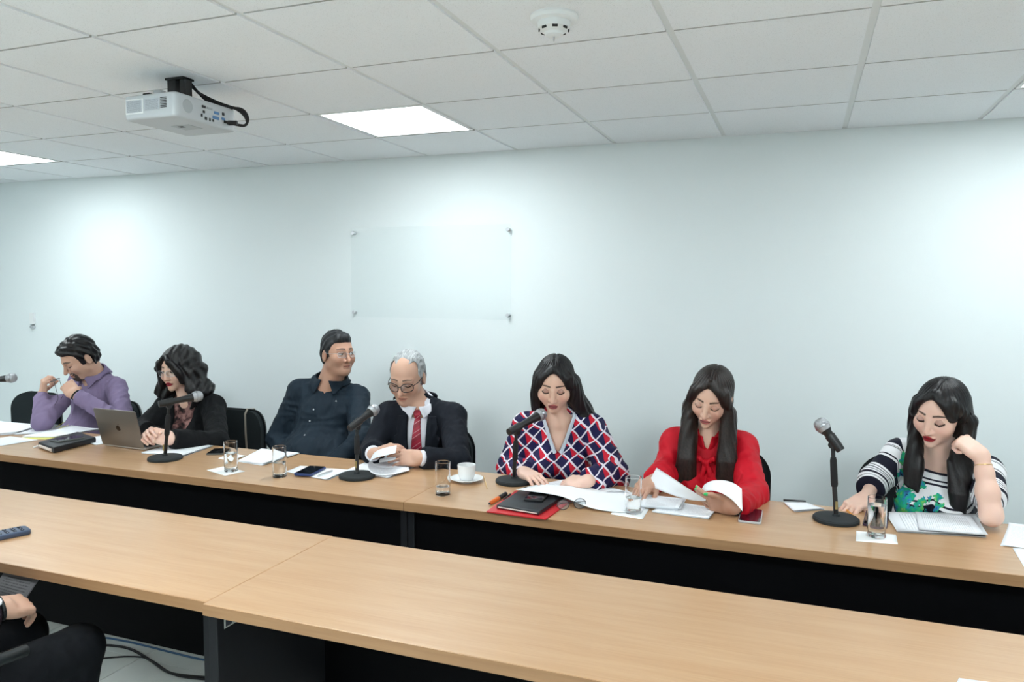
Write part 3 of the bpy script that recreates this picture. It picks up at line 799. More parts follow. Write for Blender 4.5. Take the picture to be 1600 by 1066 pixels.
# ---- man in the purple shirt, taking off his glasses
def short_hair(top=.012, side=.006, hl=.060, back=-.075, burn=-.03, temple=.012, wave=.003, front=0.0, bald=0.0):
    def f(q, p):
        x = np.abs(q[:, 0]); y, z = q[:, 1], q[:, 2]
        d = ell(q, (0, .014, .036), (.0755+side, .096+side*.8, .084+top))
        d = smin(d, ell(q, (0, .035, -.02), (.070+side*.7, .075+side*.5, .062)), .03)
        if front: d = smin(d, ell(q, (0, -.052, .082+front*.4), (.050, .030+front, .016+front)), .025)
        d = d+wave*np.sin(q[:, 0]*170+3*np.sin(q[:, 1]*45))*.5+wave*.6*np.sin(q[:, 1]*150+q[:, 2]*110+2*np.sin(x*60))
        if bald: d = d+bald*np.exp(-(x/.042)**2)*sstep(.05, -.05, y)
        # hair line: forehead, temples, sideburns, round the ear, nape
        yl = np.interp(z, [-.12, burn-.001, burn, .012, hl-.018, hl, hl+.02, .2], [.040, .036, -.030, -.036, -.046, -.075-temple*0, -.12, -.2]).astype(f32)
        yl = yl+temple*np.exp(-((x-.05)/.016)**2)*sstep(.02, .06, z)*1.8
        d = np.maximum(d, (yl-y)*.7); d = np.maximum(d, (back-z))
        return np.maximum(d, -ell(np.stack([x, y, z], 1), (.082, .014, -.014), (.02, .025, .040)))
    return f
P1 = Person('man in a purple shirt holding his glasses away from his bowed face', at(149, 588, -.80), 0, lean=8, sw=.170, Ht=.51, dep=.135, belly=.075, drop=.055, chest=1.10, side_lean=4)
P1.arm(0, on(66, 660, .80), at(66, 618, -1.10)); P1.arm(1, at(196, 664, -1.03), at(116, 616, -1.12))
P1.head(at(102, 573, -.98), -18, 31, 4, 1.05, skin=SK_A, full=.006, beard=srgb(38, 32, 32), brow=1.3, nose=1.15, neck=.062)
P1.hand(0, (.10, .10, 1), (-.5, -.85, .0), curl=(70, 66, 60, 45), thumb=(30, 45, 10))
P1.hand(1, unit(at(94, 588, -1.10)-P1.wr[1]), (.35, -.75, .55), curl=(62, 58, 50, 40), thumb=(25, 50, 10))
P1.body(); P1.hair(short_hair(.020, .010, .062, -.085, -.028, .008, .004, .014), 'hair_black', 'back')
P1.add('shirt', lambda p: np.maximum(P1.garment(p, .004, .93, (.060, .053, .042), 3, .009, .085), -vwedge(P1, .05, .05, .05)(p)), 'purple_shirt')
collar(P1, 'purple_shirt', .055)
P1.legs()
# ---- woman with long wavy hair and a black blazer
P2 = Person('woman with long wavy black hair in a black blazer, behind the laptop', at(296, 624, -.88), 12, lean=14, sw=.145, Ht=.47, dep=.115, belly=.02, bust=.02, arm_r=1.0)
P2.arm(0, at(222, 672, -1.10), on(243, 682, .81)); P2.arm(1, at(340, 692, -1.12), on(268, 686, .81))
P2.head(at(260, 582, -1.02), 4, 8, -3, 1.04, fem=1, skin=SK_B, lips=srgb(150, 22, 40), eyes='open', gaze=(-.3, -.1), open=.22, brow=1.0, full=.003)
P2.hand(0, (.25, -.85, .35), (-.75, .1, .6), curl=(48, 46, 44, 40), thumb=(30, 30, 10), skin=SK_D)
P2.hand(1, (-.75, -.5, .25), (.25, -.75, .6), curl=(52, 50, 46, 40), thumb=(28, 30, 10), skin=SK_D)
P2.body()
def hair2(q, p):
    x, y, z = q[:, 0], q[:, 1], q[:, 2]
    d = ell(q, (.004, .022, .040), (.094, .108, .094))
    wv = .010*np.sin(z*48+2*np.sin(x*30))
    for sx in (-1, 1):
        for k, (yy, rr, end) in enumerate(((.055, .046, -.25), (.01, .042, -.23), (-.035, .032, -.21))):
            a = [(sx*.070, yy, .03), (sx*(.092+.012*k*0), yy, -.06), (sx*(.098+(sx > 0)*.03), yy-.012, -.15), (sx*(.095+(sx > 0)*.02), yy-.03, end)]
            d = smin(d, chain(q+np.stack([wv, wv*.6, wv*0], 1), a, [rr, rr*1.05, rr*.95, rr*.4]), .025)
    d = smin(d, chain(q, [(0, .09, .03), (0, .11, -.08), (.02, .10, -.2)], [.06, .07, .05]), .03)
    d = smin(d, chain(q, [(-.004, -.080, .088), (.036, -.106, .060), (.068, -.088, .005), (.078, -.066, -.06)], [.012, .018, .019, .018]), .014)
    d = smin(d, chain(q, [(-.012, -.078, .085), (-.050, -.088, .05), (-.070, -.070, -.01), (-.078, -.06, -.09)], [.010, .014, .016, .016]), .014)
    d = d+.0024*np.sin(x*150+4*np.sin(z*24)+y*80)+.0018*np.sin(z*60+x*50+3*np.sin(y*40))
    face = ell(q, (-.010, -.115, -.028), (.052, .055, .092))
    return smax(d, -face, .008)
P2.hair(hair2, 'hair_black', lo=P2.hc-[.2, .19, .30], hi=P2.hc+[.2, .19, .17])
spectacles(P2, 'steel', .025, .017, .7, .0010, .006)
P2.add('top', lambda p: P2.torso(p)-.004, 'floral_top', .007)
P2.add('blazer', lambda p: np.maximum(P2.garment(p, .018, .95, (.056, .050, .042), 5, .005, .07), -vwedge(P2, .06, .32, .085, .0, .8)(p)), 'black_blazer')
P2.legs()
# ---- man in the dark shirt looking to the side
P3 = Person('man in a dark blue buttoned shirt looking over his shoulder', at(515, 599, -.74), 17, lean=-2, side_lean=5, sw=.170, Ht=.52, dep=.14, belly=.075, drop=.062, chest=1.12)
P3.arm(0, at(433, 686, -.84), at(462, 735, -1.0)); P3.arm(1, at(563, 690, -.90), at(500, 742, -1.03))
P3.head(at(542, 553, -.80), 66, -2, 0, 1.01, skin=SK_C, full=.009, lipw=.021, liph=.007, eyes='open', gaze=(.35, .0), open=.30, brow=1.2, nose=1.15, stubble=.15, neck=.064)
P3.hand(0, (.6, -.5, -.3), (0, -.3, 1), curl=(35, 32, 30, 25)); P3.hand(1, (-.8, -.4, -.3), (0, -.3, 1), curl=(35, 32, 30, 25))
P3.body(); P3.hair(short_hair(.014, .005, .060, -.075, -.022, .010, .003, .010), 'hair_salt', 'back')
P3.add('shirt', lambda p: np.maximum(P3.garment(p, .004, .95, (.064, .058, .046), 8, .008, .09), -vwedge(P3, .05, .055, .055)(p)), 'navy_shirt')
collar(P3, 'navy_shirt', .060, .056, .022)
P3.legs()
# ---- older man in the suit
P4 = Person('older man in a dark suit, red striped tie and black glasses, turning pages', at(657, 636, -.90), 16, lean=10, sw=.168, Ht=.50, dep=.13, belly=.035, drop=.052)
P4.arm(0, at(582, 704, -1.06), on(583, 709, .81)); P4.arm(1, at(715, 722, -1.08), on(657, 716, .80))
P4.head(at(626, 603, -1.04), 8, 20, 2, 1.09, skin=SK_A, brow=.9, browcol=srgb(70, 60, 56), nose=1.1, eyes='down', shadow=.2, full=.006)
P4.hand(0, unit(on(604, 702, .83)-P4.wr[0]), (-.2, -.3, 1), curl=(30, 28, 26, 22), thumb=(35, 30, 10))
P4.hand(1, unit(on(612, 714, .80)-P4.wr[1]), (.15, -.75, .65), curl=((14, 18, 12), (12, 16, 12), (10, 14, 10), (6, 10, 8)), thumb=(30, 35, 8))
P4.body(); P4.hair(short_hair(.007, .006, .097, -.075, -.03, .026, .002, 0, .012), 'hair_grey', 'back')
spectacles(P4, 'black_plastic', .0265, .021, .75, .0021, .006)
P4.add('shirt', lambda p: np.maximum(smin(P4.torso(p)-.003, P4.sleeves(p, 1.02, (.052, .044, .038)), .03), -vwedge(P4, .05, .02, .03)(p)), 'white_shirt', .007)
collar(P4, 'white_shirt', .032, .034, .005, off=.006, lim=.028)
coat_collar(P4, 'suit', front=-.015)
def jacket4(p):
    d = P4.garment(p, .016, .90, (.060, .054, .046), 11, .005, .10); t = P4.loc(p); ht = .056*np.clip((t[:, 2]-(P4.Ht-.46))/.50, 0, 1)**.35
    return np.maximum(d, -vwedge(P4, .04, .46, .056, .0, .35)(p))
P4.add('jacket', jacket4, 'suit', .0055)
def lapel4(p):
    t = P4.loc(p); z = t[:, 2]-P4.Ht; ax = np.abs(t[:, 0]); inn = .056*np.clip((z+.46)/.50, 0, 1)**.35
    wid = np.interp(z, [-.44, -.30, -.125, -.105, -.085, -.03], [.0, .030, .074, .050, .058, .046]).astype(f32)
    d = np.abs(P4.garment(p, .016, .90, (.060, .054, .046), 11, .005, .10)-.0115)-.0045
    return np.maximum(np.maximum(d, np.maximum(inn-ax, ax-inn-wid)*.8), np.maximum(t[:, 1]+.01, np.maximum(z+.02, -.44-z)))
P4.add('lapels', lapel4, 'suit', .0042, P4.N-[.2, .24, .42], P4.N+[.2, .1, .02])
def tie4(p):
    t = P4.loc(p); z = P4.Ht-t[:, 2]; hw = np.interp(z, [.0, .03, .045, .30], [.020, .014, .016, .040]).astype(f32)
    d = np.abs(P4.torso(p)-.008-.012*np.exp(-((z-.012)/.018)**2))-.0045
    d = np.maximum(d, np.abs(t[:, 0])-hw); d = np.maximum(d, t[:, 1]+.0); return np.maximum(d, np.maximum(-.008-z, z-.33))
P4.add('tie', tie4, 'tie_red', .0035, P4.N-[.16, .22, .36], P4.N+[.16, .1, .05])
P4.legs()

g3 = lambda p: P3.garment(p, .004, .95, (.064, .058, .046), 8, .008, .09)
for px, py in ((490, 640), (484, 658), (476, 680)): stud(P3, 'button', surf(g3, px, py), .0045, .002, MATS['steel'])
stud(P3, 'chest_emblem', surf(g3, 525, 627), .006, .0012, MATS['white_plastic'], 3)
# ---- woman in the lattice print blouse, reading into the microphone
P5 = Person('woman with long straight black hair in a navy, red and white lattice blouse', at(873, 651, -.96), 16, lean=12, sw=.155, Ht=.48, dep=.125, belly=.03, bust=.03, chest=1.12, drop=.055)
P5.arm(0, at(798, 730, -1.02), on(818, 738, .785)); P5.arm(1, at(958, 739, -1.12), on(919, 752, .80))
P5.head(at(864, 614, -1.10), 12, 20, 2, 1.05, fem=1, skin=SK_B, lips=srgb(158, 80, 80), brow=1.1, lidcol=srgb(120, 72, 70), shadow=.6, blush=.35, full=.008)
P5.hand(0, unit(on(853, 755, .775)-P5.wr[0]), (.1, -.15, 1), curl=((12, 20, 14), (12, 20, 14), (14, 20, 14), (16, 18, 12)), thumb=(28, 25, 10), skin=SK_D, size=.96)
P5.hand(1, unit(on(878, 751, .785)-P5.wr[1]), (-.1, -.2, 1), curl=((20, 30, 20), (20, 30, 20), (18, 30, 20), (18, 26, 18)), thumb=(28, 25, 10), skin=SK_D, size=.96)
P5.body()
def strands(q, a=.0016): return a*.8*np.sin(np.arctan2(q[:, 0], q[:, 1]-.02)*34+2.5*np.sin(q[:, 2]*17))
def cap5(q):
    d = ell(q, (0, .014, .036), (.084, .106, .092)); d = smin(d, ell(q, (0, .045, -.04), (.080, .075, .09)), .03)
    return d+.0045*np.exp(-(q[:, 0]/.004)**2)*(q[:, 2] > .04)
def parting(q, d, k=1.0):
    """locks falling to both sides of a centre parting, after the face is cut free"""
    for sx in (-1, 1): d = smin(d, chain(q, [(sx*.005, -.060, .100), (sx*.028, -.074, .080), (sx*.050, -.070, .052), (sx*.067, -.056, .012)], [.007, .008*k, .010*k, .012]), .022)
    return d
def hair5(q, p):
    d = cap5(q)
    d = smin(d, chain(q, [(-.066, -.046, .055), (-.077, -.048, .0), (-.080, -.040, -.07), (-.078, -.030, -.13)], [.018, .017, .017, .014]), .02)
    d = smin(d, chain(q, [(-.070, .01, .02), (-.085, .03, -.08), (-.08, .05, -.2)], [.03, .032, .03]), .03)
    d = smin(d, chain(q, [(.066, -.046, .055), (.080, -.030, .0), (.090, -.005, -.07)], [.018, .019, .026]), .02)
    for o, e in ((0, 0), (.018, .02), (-.02, .03)):
        d = smin(d, chain(q, [(.080, .01+o, .0), (.098, .012+o, -.08), (.125, .02+o, -.135), (.14-o, -.02+o, -.19-e), (.135-o, -.045, -.26-e)], [.03, .032, .030, .022, .008]), .02)
    d = smin(d, chain(q, [(.09, .04, -.09), (.13, .03, -.125), (.165, .02, -.165), (.185, .0, -.20)], [.034, .030, .022, .006]), .02)
    d = smin(d, chain(q, [(0, .10, 0), (0, .12, -.1), (0, .11, -.3)], [.06, .07, .06]), .03)
    d = d+strands(q, .0022)
    x = np.abs(q[:, 0]); return parting(q, smax(d, -ell(q, (0, -.110, -.006), (.066, .085, .100)), .005))
P5.hair(hair5, 'hair_black', lo=P5.hc-[.2, .22, .36], hi=P5.hc+[.24, .2, .17])
def gar(p): t = P5.loc(p.astype(f32)); return {'gar': np.stack([t[:, 0], t[:, 1], t[:, 2]+.35*t[:, 1]], 1)}
vw5 = vwedge(P5, .05, .135, .080, -.02, .8)
P5.add('blouse', lambda p: np.maximum(P5.garment(p, .006, .93, (.066, .062, .050), 14, .007, .09), -vw5(p)), 'lattice_print', attrs=gar)
def facing5(p):
    t = P5.loc(p); d = np.abs(P5.torso(p)-.010)-.004; e = vw5(p)
    return np.maximum(np.maximum(d, np.abs(e-.004)-.007), np.maximum(t[:, 1]+.03, P5.Ht-.125-t[:, 2]))
P5.add('neck_facing', facing5, 'pale_facing', .0035, P5.N-[.16, .22, .2], P5.N+[.16, .1, .06])
P5.legs()
# ---- woman in the red blouse
P6 = Person('woman with long dark brown hair in a red blouse with a neck bow', at(1107, 680, -.99), 2, lean=12, sw=.142, Ht=.47, dep=.115, belly=.02, bust=.025, chest=1.1, drop=.050)
P6.arm(0, at(1043, 736, -1.06), on(1024, 750, .815)); P6.arm(1, at(1176, 772, -1.20), on(1146, 793, .785))
P6.head(at(1103, 638, -1.14), -9, 26, 10, 1.03, fem=1, skin=SK_B, lips=srgb(168, 98, 94), brow=1.15, lidcol=srgb(150, 100, 92), shadow=.45, blush=.3)
GREEN = srgb(60, 190, 110)
P6.hand(0, unit(on(1002, 765, .79)-P6.wr[0]), (-.2, -.5, .85), curl=(30, 28, 26, 22), thumb=(30, 20, 10), nails=GREEN, skin=SK_C, size=.95)
P6.hand(1, unit(on(1084, 778, .80)-P6.wr[1]), (.1, -.8, -.35), curl=((20, 25, 18), (18, 25, 18), (14, 22, 16), (10, 18, 12)), thumb=(35, -25, 10), nails=GREEN, skin=SK_C, size=.95)
P6.body()
def hair6(q, p):
    d = cap5(q)
    for sx in (-1, 1):
        d = smin(d, chain(q, [(sx*.064, -.050, .055), (sx*.078, -.046, -.0), (sx*.082, -.030, -.08)], [.017, .018, .02]), .02)
    zz = P6.Ht
    for sx, x0 in ((-1, .085), (1, .090)):
        st = P6.hw(sx*.080, -.02, -.06)
        for k in range(4):
            o = (k-1.5)*.022
            pts = [st+[0, o, 0], P6.w(sx*(x0-.004)+o*.6, -.135, zz-.06), P6.w(sx*(x0+.002)+o*1.1, -.165, zz-.19), P6.w(sx*(x0+.012)+o*1.3, -.165, zz-.315)]
            d = smin(d, chain(p, pts, [.025, .022, .019, .008]), .026)
    d = smin(d, chain(q, [(0, .10, 0), (0, .12, -.1), (0, .13, -.3)], [.06, .07, .06]), .03)
    d = d+strands(q, .0015)
    return parting(q, smax(d, -ell(q, (0, -.110, -.006), (.063, .085, .100)), .005))
P6.hair(hair6, 'hair_brown', lo=np.minimum(P6.hc-[.19, .2, .17], P6.w(0, -.15, .1)-[.2, .08, .02]), hi=P6.hc+[.19, .2, .17])
def blouse6(p):
    d = P6.garment(p, .008, .92, (.058, .058, .050), 17, .008, .10)
    for i in (0, 1): d = smin(d, sph(p, P6.sh[i]+np.array([0, -.005, .004]), .062), .03)
    return np.maximum(d, -vwedge(P6, .05, .04, .045, -.01)(p))
P6.add('blouse', blouse6, 'red_blouse')
def neckband6(p): return np.maximum(np.maximum(np.abs(P6.neck_d(p)-.008)-.004, P6.loc(p)[:, 2]-P6.Ht-.02+.25*P6.loc(p)[:, 1]*-1*0), P6.Ht-.06-P6.loc(p)[:, 2])
P6.add('neck_band', lambda p: np.maximum(neckband6(p), -vwedge(P6, .06, .055, .030, -.03)(p)), 'red_blouse', .004, P6.N-.14, P6.N+.12)
def bow6(p):
    t = P6.loc(p); b = A_(0, -.118, P6.Ht-.075); t = t-b; d = ell(t, (0, -.012, 0), (.013, .012, .012))
    for sx in (-1, 1):
        d = smin(d, chain(t, [(sx*.004, -.008, .0), (sx*.030, -.004, .018), (sx*.046, .004, .004)], [.008, .012, .009]), .008)
    d = smin(d, chain(t, [(0, -.008, 0), (-.016, -.020, -.05), (-.028, -.030, -.10)], [.008, .012, .014]), .008)
    d = smin(d, chain(t, [(0, -.008, 0), (.018, -.020, -.04), (.030, -.026, -.075)], [.008, .014, .016]), .008)
    return d+.0015*np.sin(t[:, 0]*500)
P6.add('bow', bow6, 'red_blouse', .0032, P6.w(0, -.13, P6.Ht-.12)-.11, P6.w(0, -.13, P6.Ht-.12)+.13)
P6.legs()
# ---- woman in the striped floral top, resting her head on her hand
P7 = Person('woman in a white top with black stripes and green flowers, head on her hand', at(1474, 708, -1.00), -16, lean=14, sw=.150, Ht=.46, dep=.115, belly=.025, bust=.03, chest=1.1, side_lean=6)
P7.arm(0, at(1366, 752, -1.04), on(1353, 778, .79)); P7.arm(1, on(1549, 806, .80), at(1534, 712, -1.22))
P7.head(at(1451, 660, -1.17), -33, 19, 8, 1.04, fem=1, skin=SK_D, lips=srgb(150, 10, 30), brow=1.1, lidcol=srgb(140, 96, 92), shadow=.5, blush=.3, liner=1, full=.005, lash=.30)
P7.hand(0, unit(on(1328, 794, .762)-P7.wr[0]), (-.2, -.4, 1), curl=((22, 22, 16), (20, 22, 16), (18, 22, 16), (16, 20, 14)), thumb=(25, 30, 10), skin=SK_D, nails=srgb(240, 225, 222), size=.95)
P7.hand(1, unit(at(1497, 684, -1.17)-P7.wr[1]), (.25, -.55, .8), curl=((75, 85, 55), (72, 85, 55), (66, 80, 50), (58, 75, 45)), thumb=(20, 45, 15), skin=SK_D, size=.95, arm=.93, upper=P7.sh[1])
P7.body()
def hair7(q, p):
    d = cap5(q)
    d = smin(d, chain(q, [(-.062, -.052, .055), (-.077, -.044, -.0), (-.082, -.030, -.07)], [.017, .018, .02]), .02)
    d = smin(d, chain(q, [(.060, -.050, .072), (.078, -.018, .03), (.084, .014, -.01)], [.017, .018, .02]), .02)
    zz = P7.Ht; st = P7.hw(-.080, -.015, -.05)
    for k in range(4):
        o = (k-1.5)*.018
        d = smin(d, chain(p, [st+[0, o, 0], P7.w(-.082+o*.8, -.125, zz-.03), P7.w(-.080+o*.9, -.155, zz-.088-.008*k)], [.020, .015, .005]), .022)
    st = P7.hw(.085, .03, -.03)
    for k in range(4):
        o = (k-1.5)*.018
        d = smin(d, chain(p, [st+[0, o, 0], P7.w(.070+o, -.105, zz+.02), P7.w(.080+o*.75, -.160, zz-.08), P7.w(.090+o*.6, -.166, zz-.170-.012*k)], [.024, .019, .015, .006]), .022)
    d = smin(d, chain(q, [(0, .10, 0), (0, .12, -.1), (0, .13, -.25)], [.06, .07, .05]), .03)
    d = d+strands(q, .0018)
    x = np.abs(q[:, 0]); d = np.maximum(d, -ell(np.stack([x, q[:, 1], q[:, 2]], 1), (.085, .010, -.014), (.02, .024, .036)))
    return parting(q, smax(d, -ell(q, (0, -.110, -.006), (.064, .085, .100)), .005))
P7.hair(hair7, 'hair_black', lo=np.minimum(P7.hc-[.19, .2, .17], P7.w(0, -.15, .16)-[.2, .08, .02]), hi=P7.hc+[.19, .2, .17])
def attrs7(V):
    V = V.astype(f32); t = P7.loc(V); st = P7.Ht-.045-t[:, 2]; dT = P7.torso(V)
    for i in (0, 1):
        ba = P7.el[i]-P7.sh[i]; L = np.linalg.norm(ba); h = ((V-P7.sh[i].astype(f32))@unit(ba).astype(f32)); dA = cap(V, P7.sh[i], P7.el[i], .058); dF = cap(V, P7.el[i], P7.wr[i], .052)
        h2 = L+((V-P7.el[i].astype(f32))@unit(P7.wr[i]-P7.el[i]).astype(f32)); w = sstep(-.02, .02, dA-dF)
        hh = h*(1-w)+h2*w+.035; side = -1 if i == 0 else 1
        w2 = sstep(-.004, .012, dT-np.minimum(dA, dF))*sstep(P7.sw*.80, P7.sw*.98, side*t[:, 0])
        st = st*(1-w2)+hh*w2
    fl = np.exp(-(((t[:, 0]+.085)/.060)**2+((t[:, 2]-P7.Ht+.16)/.11)**2))+.9*np.exp(-(((t[:, 0]+.02)/.11)**2+((t[:, 2]-P7.Ht+.225)/.05)**2))+.9*np.exp(-(((t[:, 0]+.11)/.045)**2+((t[:, 2]-P7.Ht+.03)/.05)**2))+.6*np.exp(-(((t[:, 0]-.02)/.03)**2+((t[:, 2]-P7.Ht+.13)/.03)**2))
    fl = fl*(t[:, 1] < 0)
    return {'stripe': st, 'flower': np.clip(fl, 0, 1)*.95}
def top7(p):
    t = P7.loc(p); d = P7.garment(p, .005, (.50, -.42), (.060, .056, .048), 21, .003, .09)
    return np.maximum(d, -np.maximum(np.sqrt(t[:, 0]**2+(t[:, 1]+.03)**2)-.082, P7.Ht-.055-t[:, 2]+0*t[:, 0]))
P7.add('top', top7, 'striped_floral', attrs=attrs7)
P7.legs()
# ---------------------------------------------------------------- things on the ceiling and the wall
r = empty('smoke_detector', 'white round smoke detector on the ceiling', 'smoke detector', (1.517, -2.10, CEIL-.007))
lathe('base', [(0, 0), (.074, 0), (.075, -.006), (.070, -.016), (.056, -.019), (.050, -.020)], MATS['white_plastic'], r, 40)
lathe('body', [(.051, -.019), (.049, -.038), (.040, -.046), (.030, -.050), (.028, -.058), (.020, -.062), (0, -.062)], MATS['white_plastic'], r, 40)
for k in range(8):
    a = math.radians(22+45*k); b = box('vent_slot', (-.0085, -.002, -.004), (.0085, .002, .004), MATS['dark_slot'], r, .001)
    b.location = (.0455*math.cos(a), .0455*math.sin(a), -.042); b.rotation_euler = (0, 0, a+math.pi/2)
lathe('sensor_pin', [(0, -.075), (.003, -.075), (.003, -.06), (0, -.06)], MATS['steel'], r, 10)
# projector
pj = empty('projector', 'white ceiling projector hanging on a black mount with cables', 'projector', (-.109, -1.953, 2.25))
HX, HY, HH = .131, .166, .094
body = slab('body', rrect(2*HX, 2*HY, .022), HH, MATS['projector_white'], pj, .010, 3)
lab = box('label_plate', (-.118, -HY-.0012, .022), (-.03, -HY+.001, .078), MATS['white_plastic'], pj)
printed('label_print', srgb(215, 222, 230), srgb(120, 130, 145), 14, 0.06, 0.8)
grid_sheet('printed_label', lambda u, v: (-.114+u*.08, -HY-.0016, .026+v*.048), 2, 2, MATS['label_print'], pj)
grid_sheet('printed_label', lambda u, v: (-.022+u*.075, -HY-.0014, .030+v*.044), 2, 2, MATS['label_print'], pj)
for k in range(7): box('vent_slot', (.058, -HY-.0015, .036+k*.006), (.088, -HY+.001, .039+k*.006), MATS['dark_slot'], pj)
for k in range(8): box('vent_slot', (-HX-.0012, -HY+.025, .02+k*.008), (-HX+.001, -HY+.12, .024+k*.008), MATS['dark_slot'], pj)
sp = lathe('speaker_grille', [(0, 0.003), (.024, .003), (.027, 0)], MATS['projector_side'], pj, 28); sp.rotation_euler = (0, math.pi/2, 0); sp.location = (HX-.001, -HY+.062, .05)
for (y, z, w, h, mm) in ((-.02, .066, .020, .010, 'dark_slot'), (.012, .066, .030, .008, 'projector_side'), (-.032, .030, .008, .012, 'dark_slot'), (-.010, .022, .012, .012, 'dark_slot'), (.012, .022, .008, .012, 'dark_slot'),
                         (.030, .022, .008, .010, 'dark_slot'), (.045, .036, .034, .012, 'blue_port'), (.050, .056, .028, .010, 'blue_port'), (.088, .040, .018, .010, 'blue_port'), (.088, .060, .012, .012, 'dark_slot'), (-.02, .046, .010, .010, 'dark_slot'), (.115, .03, .012, .014, 'dark_slot')):
    box('port', (HX-.001, y-w/2, z-h/2), (HX+.0025, y+w/2, z+h/2), MATS[mm], pj, .0008)
box('bottom_hatch', (-.03, -.03, -.002), (.06, .05, .001), MATS['projector_side'], pj, .001)
box('hatch_latch', (-.005, -.02, -.0035), (.02, .0, .0), MATS['dark_slot'], pj, .001)
box('lens_lever', (-.06, -.14, HH-.002), (-.025, -.12, HH+.012), MATS['dark_slot'], pj, .003)
lathe('focus_ring', [(0, .018), (.022, .018), (.024, .012), (.024, -.004), (0, -.004)], MATS['projector_side'], pj, 24).location = (.01, -.12, HH)
bm = bmesh.new(); add_box(bm, (-.065, -.01, HH), (-.02, .03, .2), .003); add_box(bm, (.0, -.01, HH+.01), (.03, .03, .2), .003); add_box(bm, (-.065, -.02, .186), (.03, .04, .195), .001)
bm_obj('ceiling_mount', bm, MATS['black_plastic'], pj)
for k, o in enumerate((0, .016, .034)):
    tube('cable', [(-.0+o*.3, .03, .19), (.03+o, .06, .15-o*.9), (.075+o*.8, .115, .12-o*.7), (.135+o*.7, .165, .095), (.165+o*.3, .185, .06), (.160, .18, .030), (.134, .09+o*1.4, .030)], .0052, MATS['black_rubber'], pj, 8, 6)
tube('power_plug', [(.132, .118, .03), (.165, .130, .03)], .010, MATS['black_rubber'], pj, 10)
# glass plaque on stand-offs
gp = empty('acrylic_panel', 'clear rectangular acrylic panel on four steel stand-offs on the wall', 'panel', (.0085, 0, 1.42))
box('pane', (-.572, -.026, -.012), (.572, -.020, .578), MATS['acrylic'], gp, .001)
for x in (-.553, .553):
    for z in (.018, .545):
        o = lathe('stand_off', [(0, 0), (.010, 0), (.010, .018), (.0105, .0262), (.0125, .027), (.0125, .031), (.010, .033), (0, .033)], MATS['steel'], gp, 20); o.rotation_euler = (math.pi/2, 0, 0); o.location = (x, 0, z)
w = empty('wall_box', 'small white box with a grey round foot on the wall', 'wall box', (-3.607, 0, 1.27))
box('housing', (-.022, -.022, .022), (.022, 0, .115), MATS['white_plastic'], w, .004, 2)
o = lathe('knob', [(0, 0), (.017, 0), (.017, .02), (.013, .03), (0, .03)], MATS['steel'], w, 18); o.rotation_euler = (math.pi/2, 0, 0)
# ---------------------------------------------------------------- chairs
def chair(label, x, y, rz, zb=0.0, arms=False):
    r = empty('office_chair', label, 'chair', (x, y, 0), math.radians(rz), 'black office chairs along the wall side')
    def shell(y0, y1, w, h, curve):
        bm = bmesh.new(); o = rrect(w, h, .12, 7); vs = []
        n = len(o); front = [bm.verts.new((a, y0-curve*(a/(w/2))**2*.05, .78+zb+b)) for a, b in o]; back = [bm.verts.new((a*.97, y1-curve*(a/(w/2))**2*.05, .78+zb+b*.97)) for a, b in o]
        cf = bm.verts.new((0, y0, .78+zb)); cb = bm.verts.new((0, y1, .78+zb))
        for k in range(n):
            bm.faces.new((front[k], front[(k+1) % n], cf)); bm.faces.new((back[(k+1) % n], back[k], cb)); bm.faces.new((front[(k+1) % n], front[k], back[k], back[(k+1) % n]))
        bmesh.ops.recalc_face_normals(bm, faces=bm.faces[:]); return bm
    bm = shell(.195, .235, .45, .40, 1); sharp(bm_obj('backrest_pad', bm, MATS['chair_fabric'], r), 60)
    bm = shell(.236, .255, .46, .41, 1); sharp(bm_obj('backrest_shell', bm, MATS['chair_plastic'], r), 60)
    slab('seat', rrect(.47, .45, .10), .07, MATS['chair_fabric'], r, .02, 3, (0, 0, .325))
    tube('back_bar', [(0, .10, .32), (0, .26, .33), (0, .275, .50), (0, .262, .75+zb)], .016, MATS['chair_plastic'], r, 8, 4)
    tube('gas_post', [(0, 0, .33), (0, 0, .10)], [.024, .028], MATS['chair_plastic'], r, 12)
    for k in range(5):
        a = math.radians(18+72*k); c, s_ = math.cos(a), math.sin(a)
        tube('base_arm', [(0, 0, .11), (.16*c, .16*s_, .095), (.27*c, .27*s_, .07)], [.026, .020, .014], MATS['chair_plastic'], r, 8)
        o = lathe('caster', [(0, -.012), (.024, -.012), (.026, 0), (.024, .012), (0, .012)], MATS['black_rubber'], r, 14); o.location = (.265*c, .265*s_, .027); o.rotation_euler = (math.pi/2, 0, a)
    if arms:
        for sx in (-1, 1):
            tube('armrest', [(sx*.22, .05, .35), (sx*.27, .05, .40), (sx*.27, .03, .62), (sx*.26, -.12, .63)], .016, MATS['chair_plastic'], r, 8, 4)
    return r
chair('empty black chair beside the man in purple', at(66, 640, -.50)[0], -.72, 0, -.15)
for pp, lab, dx, dz in ((P1, 'black chair under the man in purple', -.11, -.17), (P2, 'black chair with a bag strap over its back, under the woman in black', .09, -.155), (P3, 'black chair under the man in the dark blue shirt', .0, -.17), (P4, 'black chair under the older man in the suit', -.02, -.16),
                (P5, 'black chair under the woman in the lattice blouse', 0, -.17), (P6, 'black chair under the woman in the red blouse', .03, -.14), (P7, 'black chair under the woman in the striped top', -.04, -.12)):
    chair(lab, pp.P[0]+dx, pp.P[1]+.02, 0, dz)
c2 = P2.P+np.array([.09, .02, -.155])
bg = empty('shoulder_bag', 'bag hanging by a beige strap over the chair of the woman in black', 'bag', (c2[0], c2[1], 0))
mat('strap_beige', srgb(176, 164, 148), 0.6)
